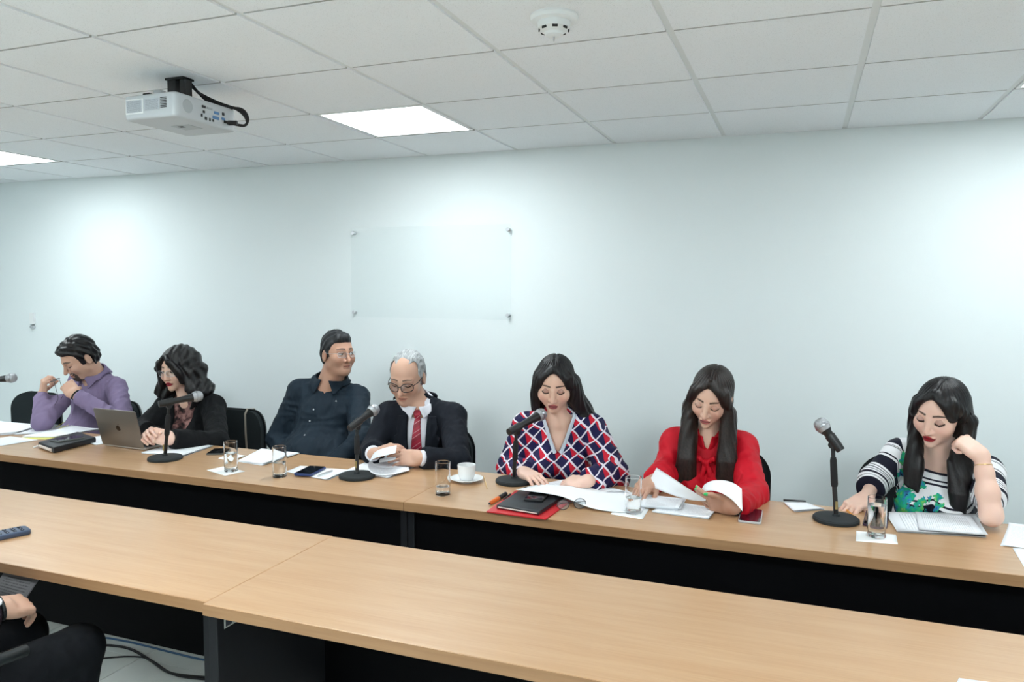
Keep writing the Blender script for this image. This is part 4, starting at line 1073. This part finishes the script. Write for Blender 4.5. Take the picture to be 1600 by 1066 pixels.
def strap(u, v):
    pts = np.array([(.10, .30, .66), (.095, .28, .85), (.09, .252, .985), (.085, .195, .992), (.086, .170, .96), (.092, .165, .85), (.10, .165, .72)])
    k = u*(len(pts)-1); i = min(int(k), len(pts)-2); p = pts[i]+(pts[i+1]-pts[i])*(k-i); return (p[0]+(v-.5)*.014, p[1], p[2]-.155)
grid_sheet('strap', strap, 25, 2, MATS['strap_beige'], bg, .002)
slab('pouch', rrect(.22, .10, .03), .20, MATS['soft_black'], bg, .01, 2, (.10, .33, .32))
# ---------------------------------------------------------------- microphones
m = mat('mic_mesh', (0.42, 0.43, 0.45), 0.4, 0.9)
vv = nd(m, 'ShaderNodeTexVoronoi'); vv.inputs['Scale'].default_value = 420; lk(m, coords(m), vv.inputs['Vector']); bump(m, vv.outputs['Distance'], 0.7, 0.002)
mat('mic_band', (0.35, 0.36, 0.38), 0.35, 1.0); mat('gold_label', srgb(150, 130, 80), 0.5)
def mic(base, tail, head, slab_lab, mic_lab, top=None):
    base = np.asarray(base, float); tail = np.asarray(tail, float); head = np.asarray(head, float); ax = unit(head-tail)
    j = tail+ax*.035-np.array([0, 0, .018])      # the joint under the clip
    r = empty('microphone_stand', slab_lab, 'microphone stand', base, 0, 'black desk microphone stands')
    lathe('round_base', [(0, 0), (.078, 0), (.081, .003), (.081, .011), (.076, .016), (.014, .019), (.012, .026), (0, .026)], MATS['soft_black'], r, 44)
    t = j-base; mid = t*.45; d = unit(t-np.array([0, 0, .02]))
    tube('lower_tube', [(0, 0, .02), tuple(mid)], .0085, MATS['black_plastic'], r, 14)
    box('label_band', (-.004, -.0092, .045), (.004, -.0078, .075), MATS['gold_label'], r)
    tube('grip_sleeve', [tuple(mid), tuple(mid+(t-mid)*.06), tuple(mid+(t-mid)*.62), tuple(mid+(t-mid)*.70)], [.0105, .0125, .0120, .0095], MATS['black_rubber'], r, 16)
    tube('upper_tube', [tuple(mid+(t-mid)*.70), tuple(t)], .0075, MATS['black_plastic'], r, 12)
    o = lathe('tilt_knob', [(0, -.014), (.013, -.014), (.014, -.010), (.014, .010), (.013, .014), (0, .014)], MATS['black_plastic'], r, 18)
    o.matrix_local = Matrix.Translation(Vector(t))@Matrix(frame(ax, np.cross(ax, (0, 0, 1))).tolist()).to_4x4()
    tl = tail-base; tube('clip', [tuple(tl-ax*.012), tuple(tl+ax*.01), tuple(tl+ax*.055)], [.0155, .0175, .0190], MATS['black_plastic'], r, 18)
    R = Matrix(frame(np.cross(ax, (0.2, 1, .1)), ax).tolist()).to_4x4(); R.translation = Vector(tail)
    L = np.linalg.norm(head-tail); mc = empty('microphone', mic_lab, 'microphone', tail, 0, 'handheld microphones in the desk stands'); mc.matrix_world = R
    lathe('handle', [(0, -.010), (.0105, -.010), (.0115, 0), (.0135, L*.3), (.0165, L*.72), (.0205, L-.020), (.0215, L-.014), (0, L-.014)], MATS['black_plastic'], mc, 24)
    lathe('grille', [(.0225, L-.016), (.0265, L-.004), (.0272, L+.004), (.0262, L+.016), (.0215, L+.027), (.012, L+.033), (0, L+.034)], MATS['mic_mesh'], mc, 28)
    lathe('band', [(.0268, L-.001), (.0282, L), (.0282, L+.007), (.0268, L+.008)], MATS['mic_band'], mc, 28)
mic(on(258, 718), at(252, 631, -1.58), at(306, 620, -1.44), 'black desk stand beside the open laptop', 'microphone angled up beside the laptop')
mic(on(558, 746), at(549, 668, -1.50), at(582, 642, -1.38), 'black desk stand in front of the man in the suit', 'microphone in front of the dark blue shirt')
mic(on(803, 754), at(798, 674, -1.38), at(843, 649, -1.22), 'black desk stand beside the coffee cup and the lattice blouse', 'microphone held up to the mouth of the woman in the lattice blouse')
mic(on(1306, 814), at(1311, 700, -1.38), at(1286, 667, -1.36), 'black desk stand beside the woman in stripes', 'microphone tilted away from the woman in stripes')
mic(on(-62, 700), at(-40, 597, -1.52), at(16, 591, -1.43), 'black desk stand out at the edge beyond the man in purple', 'microphone poking in beyond the man in purple')
# ---------------------------------------------------------------- glasses, cup, laptop, phones, papers
def tumbler(px, py, label, level, z=.75, hh=.138, R=.031):
    b = on(px, py, z); r = empty('water_glass', label, 'glass', (b[0], b[1], z), 0, 'straight water glasses on the table')
    lathe('glass_body', [(0, 0), (R-.002, 0), (R-.0005, .002), (R+.0005, hh-.001), (R-.0007, hh), (R-.0020, hh-.001), (R-.0026, .014), (R-.006, .010), (0, .009)], MATS['glass'], r, 40)
    t = .012+(hh-.02)*level; ri = R-.0024
    if level > 0: lathe('water', [(0, .0095), (R-.0066, .0105), (ri-.0008, .0145), (ri, t), (0, t)], MATS['water'], r, 40)
    return r
def poly(name, pts, z, t, m, parent=None, bev=0.0):
    """flat plate over table points given as pixels, resting at height z"""
    W = [on(a, b, z) for a, b in pts]; c = np.mean(W, 0)
    return slab(name, [(w[0]-c[0], w[1]-c[1]) for w in W], t, m, parent, bev, 2, (c[0], c[1], z))
def papers(name, label, quad, z=.7505, n=1, m='paper', cat='papers', jit=.006, bow=.002, group='sheets of paper on the tables', top=None, seed=0):
    rg = random.Random(seed+int(quad[0][0])); W = [on(a, b, z) for a, b in quad]; c = np.mean(W, 0)
    r = empty(name, label, cat, (c[0], c[1], z), 0, group)
    for k in range(n):
        a = rg.uniform(-.03, .03) if k else 0; dx, dy = (rg.uniform(-jit, jit), rg.uniform(-jit, jit)) if k else (0, 0)
        Q = []
        for w in W:
            x, y = w[0]-c[0], w[1]-c[1]; Q.append((x*math.cos(a)-y*math.sin(a)+dx, x*math.sin(a)+y*math.cos(a)+dy))
        Q = np.array(Q); ph = rg.random()*6
        def fn(u, v, k=k, Q=Q, ph=ph):
            p = (Q[0]*(1-u)+Q[1]*u)*(1-v)+(Q[3]*(1-u)+Q[2]*u)*v
            e = bow*(1+math.sin(ph+u*4+v*2.2))*(.3+.7*k/max(n-1, 1))*(abs(u-.5)*2)**2
            return (p[0], p[1], .0006+k*.0022+e)
        grid_sheet('sheet', fn, 9, 7, MATS[(top or m) if k == n-1 else m], r)
    return r
def drape(name, label, fe, be, m='paper', nu=28, nv=9, cat='paper', group='sheets of paper on the tables'):
    """a bent sheet between two edges, each a list of (px, py, height)"""
    def curve(L):
        P = np.array([on(a, b, z) for a, b, z in L]); s = np.concatenate([[0], np.cumsum(np.linalg.norm(np.diff(P, axis=0), axis=1))]); s /= s[-1]
        g = np.linspace(0, 1, nu); Q = np.stack([np.interp(g, s, P[:, k]) for k in range(3)], 1)
        for _ in range(6): Q[1:-1] = (Q[:-2]+2*Q[1:-1]+Q[2:])/4
        return Q
    A, B = curve(fe), curve(be); c = np.array([A[:, 0].mean(), A[:, 1].mean(), .75])
    def fn(u, v):
        i = int(round(u*(nu-1))); p = A[i]*(1-v)+B[i]*v-c; return tuple(p)
    o = grid_sheet(name, fn, nu, nv, MATS[m]); o.location = c; tag(o, label, cat, group); return o
def phone(label, quad, z, body, screen='phone_screen', t=.008, r=.010):
    W = [on(a, b, z) for a, b in quad]; c = np.mean(W, 0); l = ((W[1]-W[0])+(W[2]-W[3]))/2; w = ((W[3]-W[0])+(W[2]-W[1]))/2
    rt = empty('smartphone', label, 'phone', (c[0], c[1], z), math.atan2(l[1], l[0]))
    L, Wd = np.linalg.norm(l), np.linalg.norm(w)
    slab('case', rrect(L, Wd, r), t, MATS[body], rt, .0018, 2)
    slab('screen', rrect(L-.008, Wd-.006, r*.8), .0006, MATS[screen], rt, 0, 2, (0, 0, t))
    box('camera_bump', (L/2-.028, -Wd/2+.008, -.0004), (L/2-.010, -Wd/2+.026, .0), MATS['black_plastic'], rt)
    tube('side_button', [(-.01, Wd/2, t/2), (.012, Wd/2, t/2)], .0012, MATS[body], rt, 6)
    return rt
mat('phone_screen', srgb(8, 9, 12), 0.06); mat('phone_blue', srgb(36, 58, 110), 0.35); mat('phone_grey', srgb(96, 98, 96), 0.35); mat('phone_silver', srgb(186, 184, 186), 0.3); mat('phone_purple', srgb(60, 36, 62), 0.35)
mat('screen_red_reflection', srgb(58, 14, 30), 0.08)  # black screen with the reflection of the red blouse put into its colour
tumbler(361, 736, 'water glass on a napkin in front of the grey phone', .62, .7525)
tumbler(437, 745, 'water glass beside the blue phone', .46)
tumbler(692, 773, 'nearly empty glass beside the coffee cup', .20)
tumbler(989, 801, 'water glass on a napkin between the lattice and red blouses', .40, .7525)
tumbler(1369, 838, 'nearly full water glass in front of the woman in stripes', .84, .7525)
# cup and saucer
sb = on(729, 752); r = empty('saucer', 'white saucer under the coffee cup', 'saucer', (sb[0], sb[1], .75))
lathe('plate', [(0, 0), (.040, 0), (.042, .004), (.073, .014), (.0745, .016), (.072, .0165), (.042, .007), (0, .006)], MATS['porcelain'], r, 48)
lathe('foot_ring', [(.030, .0062), (.0305, .0072), (.029, .0076), (.0285, .0062)], MATS['porcelain'], r, 40)
cp = empty('coffee_cup', 'white coffee cup standing on its saucer', 'cup', (sb[0], sb[1], .7576))
lathe('bowl', [(0, 0), (.026, 0), (.030, .004), (.036, .020), (.0395, .045), (.0405, .066), (.0395, .0675), (.0380, .066), (.0365, .045), (.033, .020), (.026, .008), (0, .006)], MATS['porcelain'], cp, 44)
tube('handle', [(-.030, .024, .054), (-.046, .038, .056), (-.052, .042, .040), (-.044, .036, .022), (-.029, .022, .018)], .0045, MATS['porcelain'], cp, 10, 5)
mat('coffee', srgb(50, 30, 18), 0.1); lathe('coffee', [(0, .050), (.0365, .050), (.0365, .0495), (0, .0495)], MATS['coffee'], cp, 36)
mat('wood_stick', srgb(214, 180, 130), 0.6); a, b = on(756, 746), on(761, 764)
tag(tube('stir_stick', [tuple(a+[0, 0, .003]), tuple((a+b)/2+[0, 0, .003]), tuple(b+[0, 0, .003])], [.0028, .0030, .0022], MATS['wood_stick'], None, 8), 'thin wooden stirring stick beside the saucer', 'stick')
# laptop
lp = empty('laptop', 'open grey laptop with its lid towards the camera', 'laptop', (-1.062, -1.432, .75), math.radians(-2.0))
mat('laptop_grey', srgb(128, 122, 116), 0.38, 0.75); mat('laptop_base', srgb(196, 192, 188), 0.35, 0.6); mat('emblem_dark', srgb(44, 38, 34), 0.25, 0.6)
slab('base', rrect(.304, .212, .010), .011, MATS['laptop_base'], lp, .002, 2, (0, .108, .003))
slab('keyboard', rrect(.27, .105, .003), .0008, MATS['black_plastic'], lp, 0, 2, (0, .072, .0142))
kb = [o for o in lp.children][-1]
bm = bmesh.new(); add_box(bm, (-.0085, -.0082, 0), (.0085, .0082, .001), .0006); km = bpy.data.meshes.new('key'); bm.to_mesh(km); bm.free(); km.materials.append(MATS['soft_black'])
for i in range(13):
    for j in range(5): obj('key', km, None, kb, ((i-6)*.0198, (j-2)*.0198, .0009))
slab('trackpad', rrect(.11, .07, .004), .0005, MATS['laptop_base'], lp, 0, 2, (0, .172, .0142))
ld = bpy.data.objects.new('lid', None); link(ld, lp); ld.location = (0, 0, .013); ld.rotation_euler = (math.radians(90+14), 0, 0)
slab('lid_shell', rrect(.304, .208, .010), .005, MATS['laptop_grey'], ld, .0018, 2, (0, .104, 0))
slab('display', rrect(.296, .196, .006), .0006, MATS['phone_screen'], ld, 0, 2, (0, .104, -.0007))
ap = []
for k in range(40):
    a = 2*math.pi*k/40; rr = .0150*(1+.07*math.cos(2*a+.3)-.10*math.exp(-((a-math.pi/2)/.28)**2)-.06*math.exp(-((a-3*math.pi/2)/.25)**2)-.30*math.exp(-(min(abs(a-.18), abs(a-.18-2*math.pi))/.30)**2)); ap.append((rr*math.cos(a), rr*math.sin(a)))
slab('emblem', ap, .0004, MATS['emblem_dark'], ld, 0, 2, (.0, .104, .005))
slab('emblem_leaf', [(0, .016), (.002, .021), (.007, .024), (.006, .019)], .0004, MATS['emblem_dark'], ld, 0, 2, (.0, .104, .005))
# zip portfolio with a phone on it
pf = poly('zip_portfolio', [(60, 700), (84, 709), (150, 692), (122, 683)], .7502, .033, MATS['soft_black'], None, .008)
mat('portfolio_black', srgb(26, 30, 36), 0.42); pf.data.materials[0] = MATS['portfolio_black']; tag(pf, 'thick black zip portfolio lying before the laptop', 'portfolio')
mat('page_edges', srgb(214, 200, 190), 0.8); W = [on(a, b, .7502) for a, b in ((60, 700), (84, 709))]
c = np.array(pf.location); tube('page_block', [tuple(W[0]*.9+W[1]*.1+[0, 0, .013]-c), tuple(W[0]*.12+W[1]*.88+[0, 0, .013]-c)], .008, MATS['page_edges'], pf, 8)
tube('zip_pull', [tuple(W[0]+[0, 0, .012]-c), tuple(W[0]+[-.02, -.012, .002]-c)], .004, MATS['white_plastic'], pf, 8)
phone('dark phone lying on the black zip portfolio', [(80, 689), (122, 682), (130, 686), (88, 693)], .7835, 'phone_grey', t=.009)
# papers at the far end
papers('paper_stack', 'thick white paper stack at the table end by the empty chair', [(-50, 684), (26, 679), (68, 667), (-20, 660)], n=6, bow=.004)
papers('paper_stack', 'papers with yellow flags in front of the man in purple', [(22, 680), (60, 678), (104, 667), (72, 663)], n=3, m='printed_paper')
papers('paper_stack', 'white sheets over a yellow folder before the man in purple', [(34, 684), (84, 684), (157, 672), (110, 666)], n=3)
yf = poly('folder', [(30, 685), (70, 687), (120, 678), (80, 670)], .7501, .0004, MATS['yellow_paper']); tag(yf, 'yellow paper folder under the white sheets', 'folder')
papers('paper_sheet', 'single white sheet at the front edge of the far table end', [(-60, 696), (-8, 699), (60, 688), (16, 682)], n=1)
for k, (a, b, c_, d) in enumerate((((72, 668), (80, 662), (88, 656), .03), ((88, 668), (95, 665), (102, 663), .012), ((93, 671), (101, 668), (107, 667), .008))):
    A = [on(*a, .757), on(*b, .757)+[0, 0, d*.4], on(*c_, .757)+[0, 0, d]]
    def fn(u, v, A=A): p = A[0]*(1-u)**2+2*A[1]*u*(1-u)+A[2]*u*u-A[0]; return (p[0], p[1]+(v-.5)*.012, p[2]+.004)
    o = grid_sheet('page_flag', fn, 8, 2, MATS['yellow_paper'], None, .0006); o.location = A[0]
    tag(o, ('tall curling yellow page flag nearest the empty chair', 'middle one of three yellow page flags', 'lowest yellow page flag, nearest the laptop')[k], 'page flag', 'yellow page flags in the papers')
papers('paper_sheet', 'white papers half under the laptop', [(128, 688), (150, 696), (172, 693), (160, 682)], n=2)
papers('paper_sheet', 'white sheets under the hands of the woman in black', [(221, 709), (287, 714), (333, 698), (278, 693)], n=3)
phone('grey phone lying between the sheets and the water glass', [(325, 710), (338, 702), (358, 704), (345, 713)], .7502, 'phone_grey')
papers('napkin', 'crumpled white napkin behind the water glass on its napkin', [(341, 717), (362, 721), (384, 713), (360, 708)], n=1, m='napkin', cat='napkin', bow=.008, group='paper napkins on the table')
papers('napkin', 'white napkin under the glass near the grey phone', [(323, 735), (352, 744), (383, 737), (350, 729)], n=1, m='napkin', cat='napkin', bow=.0004, group='paper napkins on the table')
papers('paper_stack', 'white papers before the man in the dark blue shirt', [(371, 722), (410, 728), (466, 710), (408, 704)], n=4)
papers('paper_sheet', 'white sheets under the blue phone and the pen', [(448, 738), (513, 751), (548, 735), (470, 729)], n=2)
phone('blue phone lying on white sheets', [(461, 742), (486, 730), (508, 733), (483, 746)], .7565, 'phone_blue', t=.010)
a, b = on(495, 746, .757), on(519, 737, .757); tag(tube('pen', [tuple(a+[0, 0, .005]), tuple(a*.9+b*.1+[0, 0, .005]), tuple(b+[0, 0, .005])], [.0012, .0042, .0042], MATS['steel'], None, 10), 'silver pen lying beside the blue phone', 'pen')
papers('paper_stack', 'papers under the hands of the man in the suit', [(542, 738), (608, 748), (655, 727), (598, 716)], n=4, m='printed_paper')
drape('turned_page', 'curled printed page being turned by the man in the suit', [(640, 735, .762), (606, 744, .762), (580, 742, .766), (572, 728, .79), (577, 718, .825), (596, 713, .845), (618, 708, .848)], [(636, 724, .762), (604, 731, .762), (584, 729, .768), (578, 716, .80), (583, 706, .832), (600, 700, .850), (620, 696, .856)], 'printed_paper')
drape('page_corner', 'small folded page between the fingers of the man in the suit', [(592, 723, .80), (606, 721, .81), (618, 718, .82)], [(594, 717, .80), (607, 715, .81), (619, 714, .82)], 'paper', 8, 4)
# red folder group
rf = poly('folder', [(760, 801), (853, 813), (893, 784), (806, 768)], .7502, .005, MATS['yellow_paper'], None, .001); mat('red_card', srgb(196, 26, 36), 0.4); rf.data.materials[0] = MATS['red_card']
tag(rf, 'red folder under the black portfolio', 'folder')
bp = poly('portfolio', [(776, 795), (842, 806), (881, 780), (820, 766)], .7556, .016, MATS['portfolio_black'], None, .004); tag(bp, 'slim black portfolio on the red folder', 'portfolio')
W = [on(a, b, .7556) for a, b in ((776, 795), (842, 806))]; c = np.array(bp.location)
tube('page_edge', [tuple(W[0]*.96+W[1]*.04+[0, -.001, .007]-c), tuple(W[0]*.04+W[1]*.96+[0, -.001, .007]-c)], .0025, MATS['page_edges'], bp, 6)
phone('glossy black phone lying on the slim black portfolio', [(823, 783), (855, 786), (854, 771), (826, 769)], .7718, 'black_plastic', t=.010, r=.006)
a, b = on(765, 790), on(790, 775); mat('orange_plastic', srgb(226, 110, 40), 0.4)
hl = empty('highlighter', 'orange and black highlighter beside the red folder', 'highlighter', (a[0], a[1], .75)); d = b-a
tube('barrel', [(0, 0, .008), tuple(d*.08+[0, 0, .008]), tuple(d*.55+[0, 0, .008])], [.004, .0085, .0085], MATS['orange_plastic'], hl, 12); tube('cap', [tuple(d*.55+[0, 0, .008]), tuple(d+[0, 0, .008])], .0092, MATS['black_plastic'], hl, 12); tube('tip', [tuple(-d*.06+[0, 0, .008]), (0, 0, .008)], [.002, .0045], MATS['black_plastic'], hl, 8)
a, b = on(787, 783), on(797, 775); tag(tube('pen', [tuple(a+[0, 0, .006]), tuple(b+[0, 0, .006])], [.003, .0048], MATS['black_plastic'], None, 10), 'black pen beside the orange highlighter', 'pen')
drape('paper_sheet', 'large white sheet lifted over the portfolio and drooping to the glass', [(806, 765, .790), (845, 770, .792), (880, 775, .785), (905, 788, .768), (935, 798, .757), (1002, 803, .753)], [(846, 758, .780), (888, 759, .780), (922, 762, .770), (950, 764, .760), (975, 768, .756), (1012, 788, .753)])
papers('paper_stack', 'printed papers under the hands of the woman in the lattice blouse', [(815, 766), (890, 776), (980, 772), (880, 752)], z=.7502, n=4, m='printed_paper')
papers('paper_sheet', 'white sheets between the lattice blouse and the water glass', [(905, 778), (985, 788), (1010, 776), (935, 759)], n=2)
papers('napkin', 'white napkin under the glass between the lattice and red blouses', [(954, 804), (1004, 812), (1014, 796), (964, 790)], n=1, m='napkin', cat='napkin', bow=.0004, group='paper napkins on the table')
# folded eyeglasses
def eyeglasses(label, origin, R, m='black_plastic', fold=None, lens='lens_glass'):
    r = empty('eyeglasses', label, 'glasses', tuple(origin)); G = lambda x, y, z: tuple(R@np.array([x, y, z]))
    for k in (-1, 1):
        ring = [G(k*.034+.024*math.cos(a), 0, .019*math.sin(a)) for a in np.linspace(0, 2*math.pi, 25)]
        tube('rim', ring, .0014, MATS[m], r, 6)
        bm = bmesh.new(); vs = [[bm.verts.new(G(k*.034+.0235*math.cos(a), y, .0185*math.sin(a))) for a in np.linspace(0, 2*math.pi, 20, endpoint=False)] for y in (-.0004, .0004)]
        bm.faces.new(vs[0]); bm.faces.new(vs[1][::-1])
        for q in range(20): bm.faces.new((vs[0][q], vs[0][(q+1) % 20], vs[1][(q+1) % 20], vs[1][q]))
        bm_obj('lens', bm, MATS[lens], r)
        pts = [(k*.058, .002, .008), (k*.066, .03, .008), (k*.066, .10, .006), (k*.063, .125, -.010), (k*.060, .140, -.026)] if not fold else [(k*.058, .002, .008), (k*.05, .010+.004*k, .006), (-k*.03, .012+.004*k, .004), (-k*.058, .014+.004*k, -.008)]
        tube('temple', [G(*p) for p in pts], .0014, MATS[m], r, 6, 4)
    tube('bridge', [G(-.010, 0, .004), G(0, -.002, .008), G(.010, 0, .004)], .0014, MATS[m], r, 6)
    return r
o = on(893, 796); eyeglasses('pair of eyeglasses lying beside the red folder', (o[0], o[1], .7705), rotm(35, -12, 0), 'black_plastic', True)
# before the woman in red
papers('paper_stack', 'papers stacked nearest the red blouse, upper heap by the glass', [(1000, 793), (1061, 798), (1070, 782), (1008, 775)], z=.756, n=4, m='printed_paper')
papers('paper_stack', 'papers lying at the front before the woman in red', [(1018, 801), (1107, 812), (1120, 796), (1045, 784)], n=3, m='printed_paper')
drape('held_sheet', 'white sheet standing up in the hands of the woman in red', [(1011, 758, .795), (1035, 768, .80), (1060, 777, .80), (1084, 783, .80), (1102, 783, .80)], [(1026, 731, .875), (1045, 743, .87), (1064, 756, .86), (1084, 769, .845), (1103, 781, .82)])
drape('held_page', 'white page curling over the hand of the woman in red', [(1095, 776, .80), (1100, 768, .83), (1112, 766, .85), (1128, 770, .85), (1146, 782, .83), (1160, 799, .80)], [(1095, 768, .80), (1100, 757, .84), (1112, 751, .87), (1131, 750, .875), (1148, 755, .87), (1159, 764, .855)])
phone('silver phone with a red reflection painted on its screen beside the red sleeve', [(1153, 817), (1158, 797), (1192, 799), (1189, 820)], .7502, 'phone_silver', 'screen_red_reflection')
papers('paper_sheet', 'small white note between the red blouse and the desk stand', [(1226, 787), (1242, 801), (1289, 797), (1256, 785)], n=2)
a, b = on(1224, 783, .755), on(1259, 785, .755); tag(tube('pen', [tuple(a+[0, .0, .004]), tuple(b+[0, 0, .004])], [.004, .003], MATS['black_plastic'], None, 10), 'black pen behind the small white note', 'pen')
# before the woman in stripes
papers('napkin', 'white napkin under the nearly full water glass', [(1337, 846), (1403, 851), (1400, 836), (1338, 830)], n=1, m='napkin', cat='napkin', bow=.0004, group='paper napkins on the table')
phone('dark purple phone lying behind the nearly full glass', [(1348, 823), (1354, 800), (1389, 803), (1386, 826)], .7502, 'phone_purple')
mat('pencil_orange', srgb(222, 150, 60), 0.5); a, b = on(1321, 797), on(1338, 812); tag(tube('pencil', [tuple(a+[0, 0, .004]), tuple(a*.1+b*.9+[0, 0, .004]), tuple(b+[0, 0, .004])], [.0036, .0036, .0008], MATS['pencil_orange'], None, 6), 'orange pencil beside the hand of the woman in stripes', 'pencil')
papers('paper_stack', 'printed papers before the woman in stripes', [(1386, 804), (1402, 832), (1541, 840), (1520, 806)], n=4, top='printed_paper')
papers('paper_sheet', 'single printed sheet over the papers before the woman in stripes', [(1430, 800), (1436, 828), (1538, 836), (1516, 806)], z=.762, n=1, m='printed_paper')
papers('paper_sheet', 'white sheets at the table corner beyond the bare elbow', [(1563, 853), (1640, 862), (1645, 824), (1577, 819)], n=2, m='printed_paper')
papers('paper_sheet', 'white sheet hanging towards the front edge beyond the bare elbow', [(1582, 857), (1604, 893), (1660, 898), (1640, 862)], n=1)
papers('paper_sheet', 'white sheet corner on the empty near table', [(1498, 1061), (1480, 1100), (1600, 1130), (1625, 1078)], n=1)
# remote control on the near table
rm = empty('remote_control', 'dark blue remote control on the near table', 'remote control', (-.262, -2.668, .75), math.radians(-21))
mat('remote_blue', srgb(58, 72, 96), 0.45); slab('case', rrect(.075, .19, .018), .018, MATS['remote_blue'], rm, .005, 3)
mat('key_dark', srgb(24, 28, 40), 0.6); mat('key_print', srgb(160, 170, 190), 0.6)
for i in range(3):
    for j in range(7):
        k = slab('key', rrect(.013, .011, .003), .002, MATS['key_dark'], rm, .0005, 1, (-.02+.02*i, .070-.022*j, .0178)); slab('print', rrect(.006, .002, .0008), .0003, MATS['key_print'], k, 0, 1, (0, 0, .002))
# glasses in the hands of the man in purple
mid = (at(88, 588, -1.12)+at(92, 585, -1.14))/2
eyeglasses('thin dark glasses held up by the man in purple', at(86, 594, -1.13), rotm(-38, 0, 0)@rotm(0, -78, 12), 'black_plastic')
# sticker on the table leg, cables on the floor
st = grid_sheet('sticker', lambda u, v: (0, u*.07, v*.026), 2, 2, MATS['sticker'], t4); st.location = (-1.714+.0330, -.258, .667)
for k, (y, w) in enumerate(((.006, .024), (.040, .024))):
    q = grid_sheet('sticker_print', lambda u, v, y=y, w=w: (.0005, y+u*w, .004+v*.018), 2, 2, MATS['key_dark'], st)
def cable(label, pts, r, m):
    P = [on(a, b, r) for a, b in pts]; tag(tube('floor_cable', [tuple(p) for p in P], r, MATS[m], None, 8, 8), label, 'cable', 'cables on the tiled floor')
mat('cable_blue', srgb(46, 84, 120), 0.5)
cable('blue network cable on the floor tiles', [(60, 996), (150, 996), (190, 1001), (230, 1010), (270, 1020), (330, 1033), (420, 1040)], .0045, 'cable_blue')
cable('black power cable lying lowest on the floor tiles', [(60, 1012), (140, 1009), (175, 1009), (205, 1015), (235, 1032), (262, 1050), (290, 1056), (340, 1060)], .0055, 'black_rubber')
cable('thin black cable beside the power cable', [(150, 1030), (200, 1026), (232, 1030), (262, 1049), (285, 1058), (340, 1064)], .0035, 'black_rubber')
# ---- person at the near table, only the lap and one hand in the picture
P8 = Person('person in dark clothes with a wristwatch, cut off below the near table', (0.085, -3.10, 1.02), 180, lean=6, sw=.17, Ht=.50, dep=.12)
P8.arm(0, at(-95, 985, -3.10), at(2, 950, -2.96)); P8.arm(1, (-.20, -3.02, .70), (-.16, -2.86, .62))
P8.head((0.085, -2.99, 1.18), 180, 10, 0, 1.0, res=.006, skin=SK_A)
P8.hand(0, unit(at(38, 945, -2.88)-P8.wr[0]), (.4, -.5, .7), curl=(35, 32, 28, 24)); P8.hand(1, (.5, .7, 0), (0, 0, 1), curl=(35, 32, 28, 24))
P8.body(); P8.hair(short_hair(.014, .006, .060, -.075, -.022, .010, .003, .006), 'hair_black', 'back')
P8.add('jumper', lambda p: np.maximum(P8.garment(p, .004, .93, (.058, .052, .040), 31, .006, .08), -vwedge(P8, .05, .03, .05)(p)), 'plum_sleeve', .008)
P8.legs(spread=.105, fat=1.14, zh=.47)
w8 = P8.wr[0]+(P8.el[0]-P8.wr[0])*.02; d8 = unit(P8.wr[0]-P8.el[0]); u8 = unit(np.cross(d8, (0, 0, 1))); v8 = np.cross(d8, u8)
tube('wristwatch', [tuple(w8-P8.o+(u8*math.cos(a)+v8*math.sin(a))*.031) for a in np.linspace(0, 2*math.pi, 25)], .006, MATS['black_plastic'], P8.root, 8)
stud(P8, 'watch_face', (w8+unit(np.array([.4, -.5, .7]))*.034, unit(np.array([.4, -.5, .7]))), .014, .004, MATS['steel'], 20)
chair('black armchair at the near table, cut off by the picture edge', .085, -3.14, 180, -.06, True)
mat('brochure_dark', srgb(70, 70, 74), 0.5); m = printed('brochure', srgb(92, 90, 92), srgb(30, 30, 34), 9, .12, .8)
Q = [at(-14, 926, -2.85), at(36, 942, -2.85), at(62, 903, -2.80), at(8, 893, -2.80)]
br = grid_sheet('brochure', lambda u, v: tuple((Q[0]*(1-u)+Q[1]*u)*(1-v)+(Q[3]*(1-u)+Q[2]*u)*v-Q[0]), 4, 4, MATS['brochure'], None, .004); br.location = Q[0]; tag(br, 'dark printed brochure held under the near table edge', 'brochure')
# jewellery and small wear
def ring_on(s, name, c, ax, r, t, m): 
    ax = unit(ax); u = unit(np.cross(ax, (.3, .2, 1))); v = np.cross(ax, u)
    tube(name, [tuple(c-s.o+(u*math.cos(a)+v*math.sin(a))*r) for a in np.linspace(0, 2*math.pi, 25)], t, MATS[m], s.root, 6)
mat('gold', (0.75, 0.55, 0.25), 0.3, 1.0)
ring_on(P7, 'bracelet', P7.wr[1]+(P7.el[1]-P7.wr[1])*.16, P7.wr[1]-P7.el[1], .0295, .0014, 'gold')
ring_on(P6, 'bracelet', P6.wr[1]+(P6.el[1]-P6.wr[1])*.02, P6.wr[1]-P6.el[1], .030, .004, 'black_plastic')
ring_on(P1, 'wristwatch', P1.wr[1]+(P1.el[1]-P1.wr[1])*.03, P1.wr[1]-P1.el[1], .0300, .005, 'soft_black')
spectacles(P3, 'steel', .024, .016, .75, .0008, .004)
for q_, s in ((P5, 1), (P6, -1)):
    pass
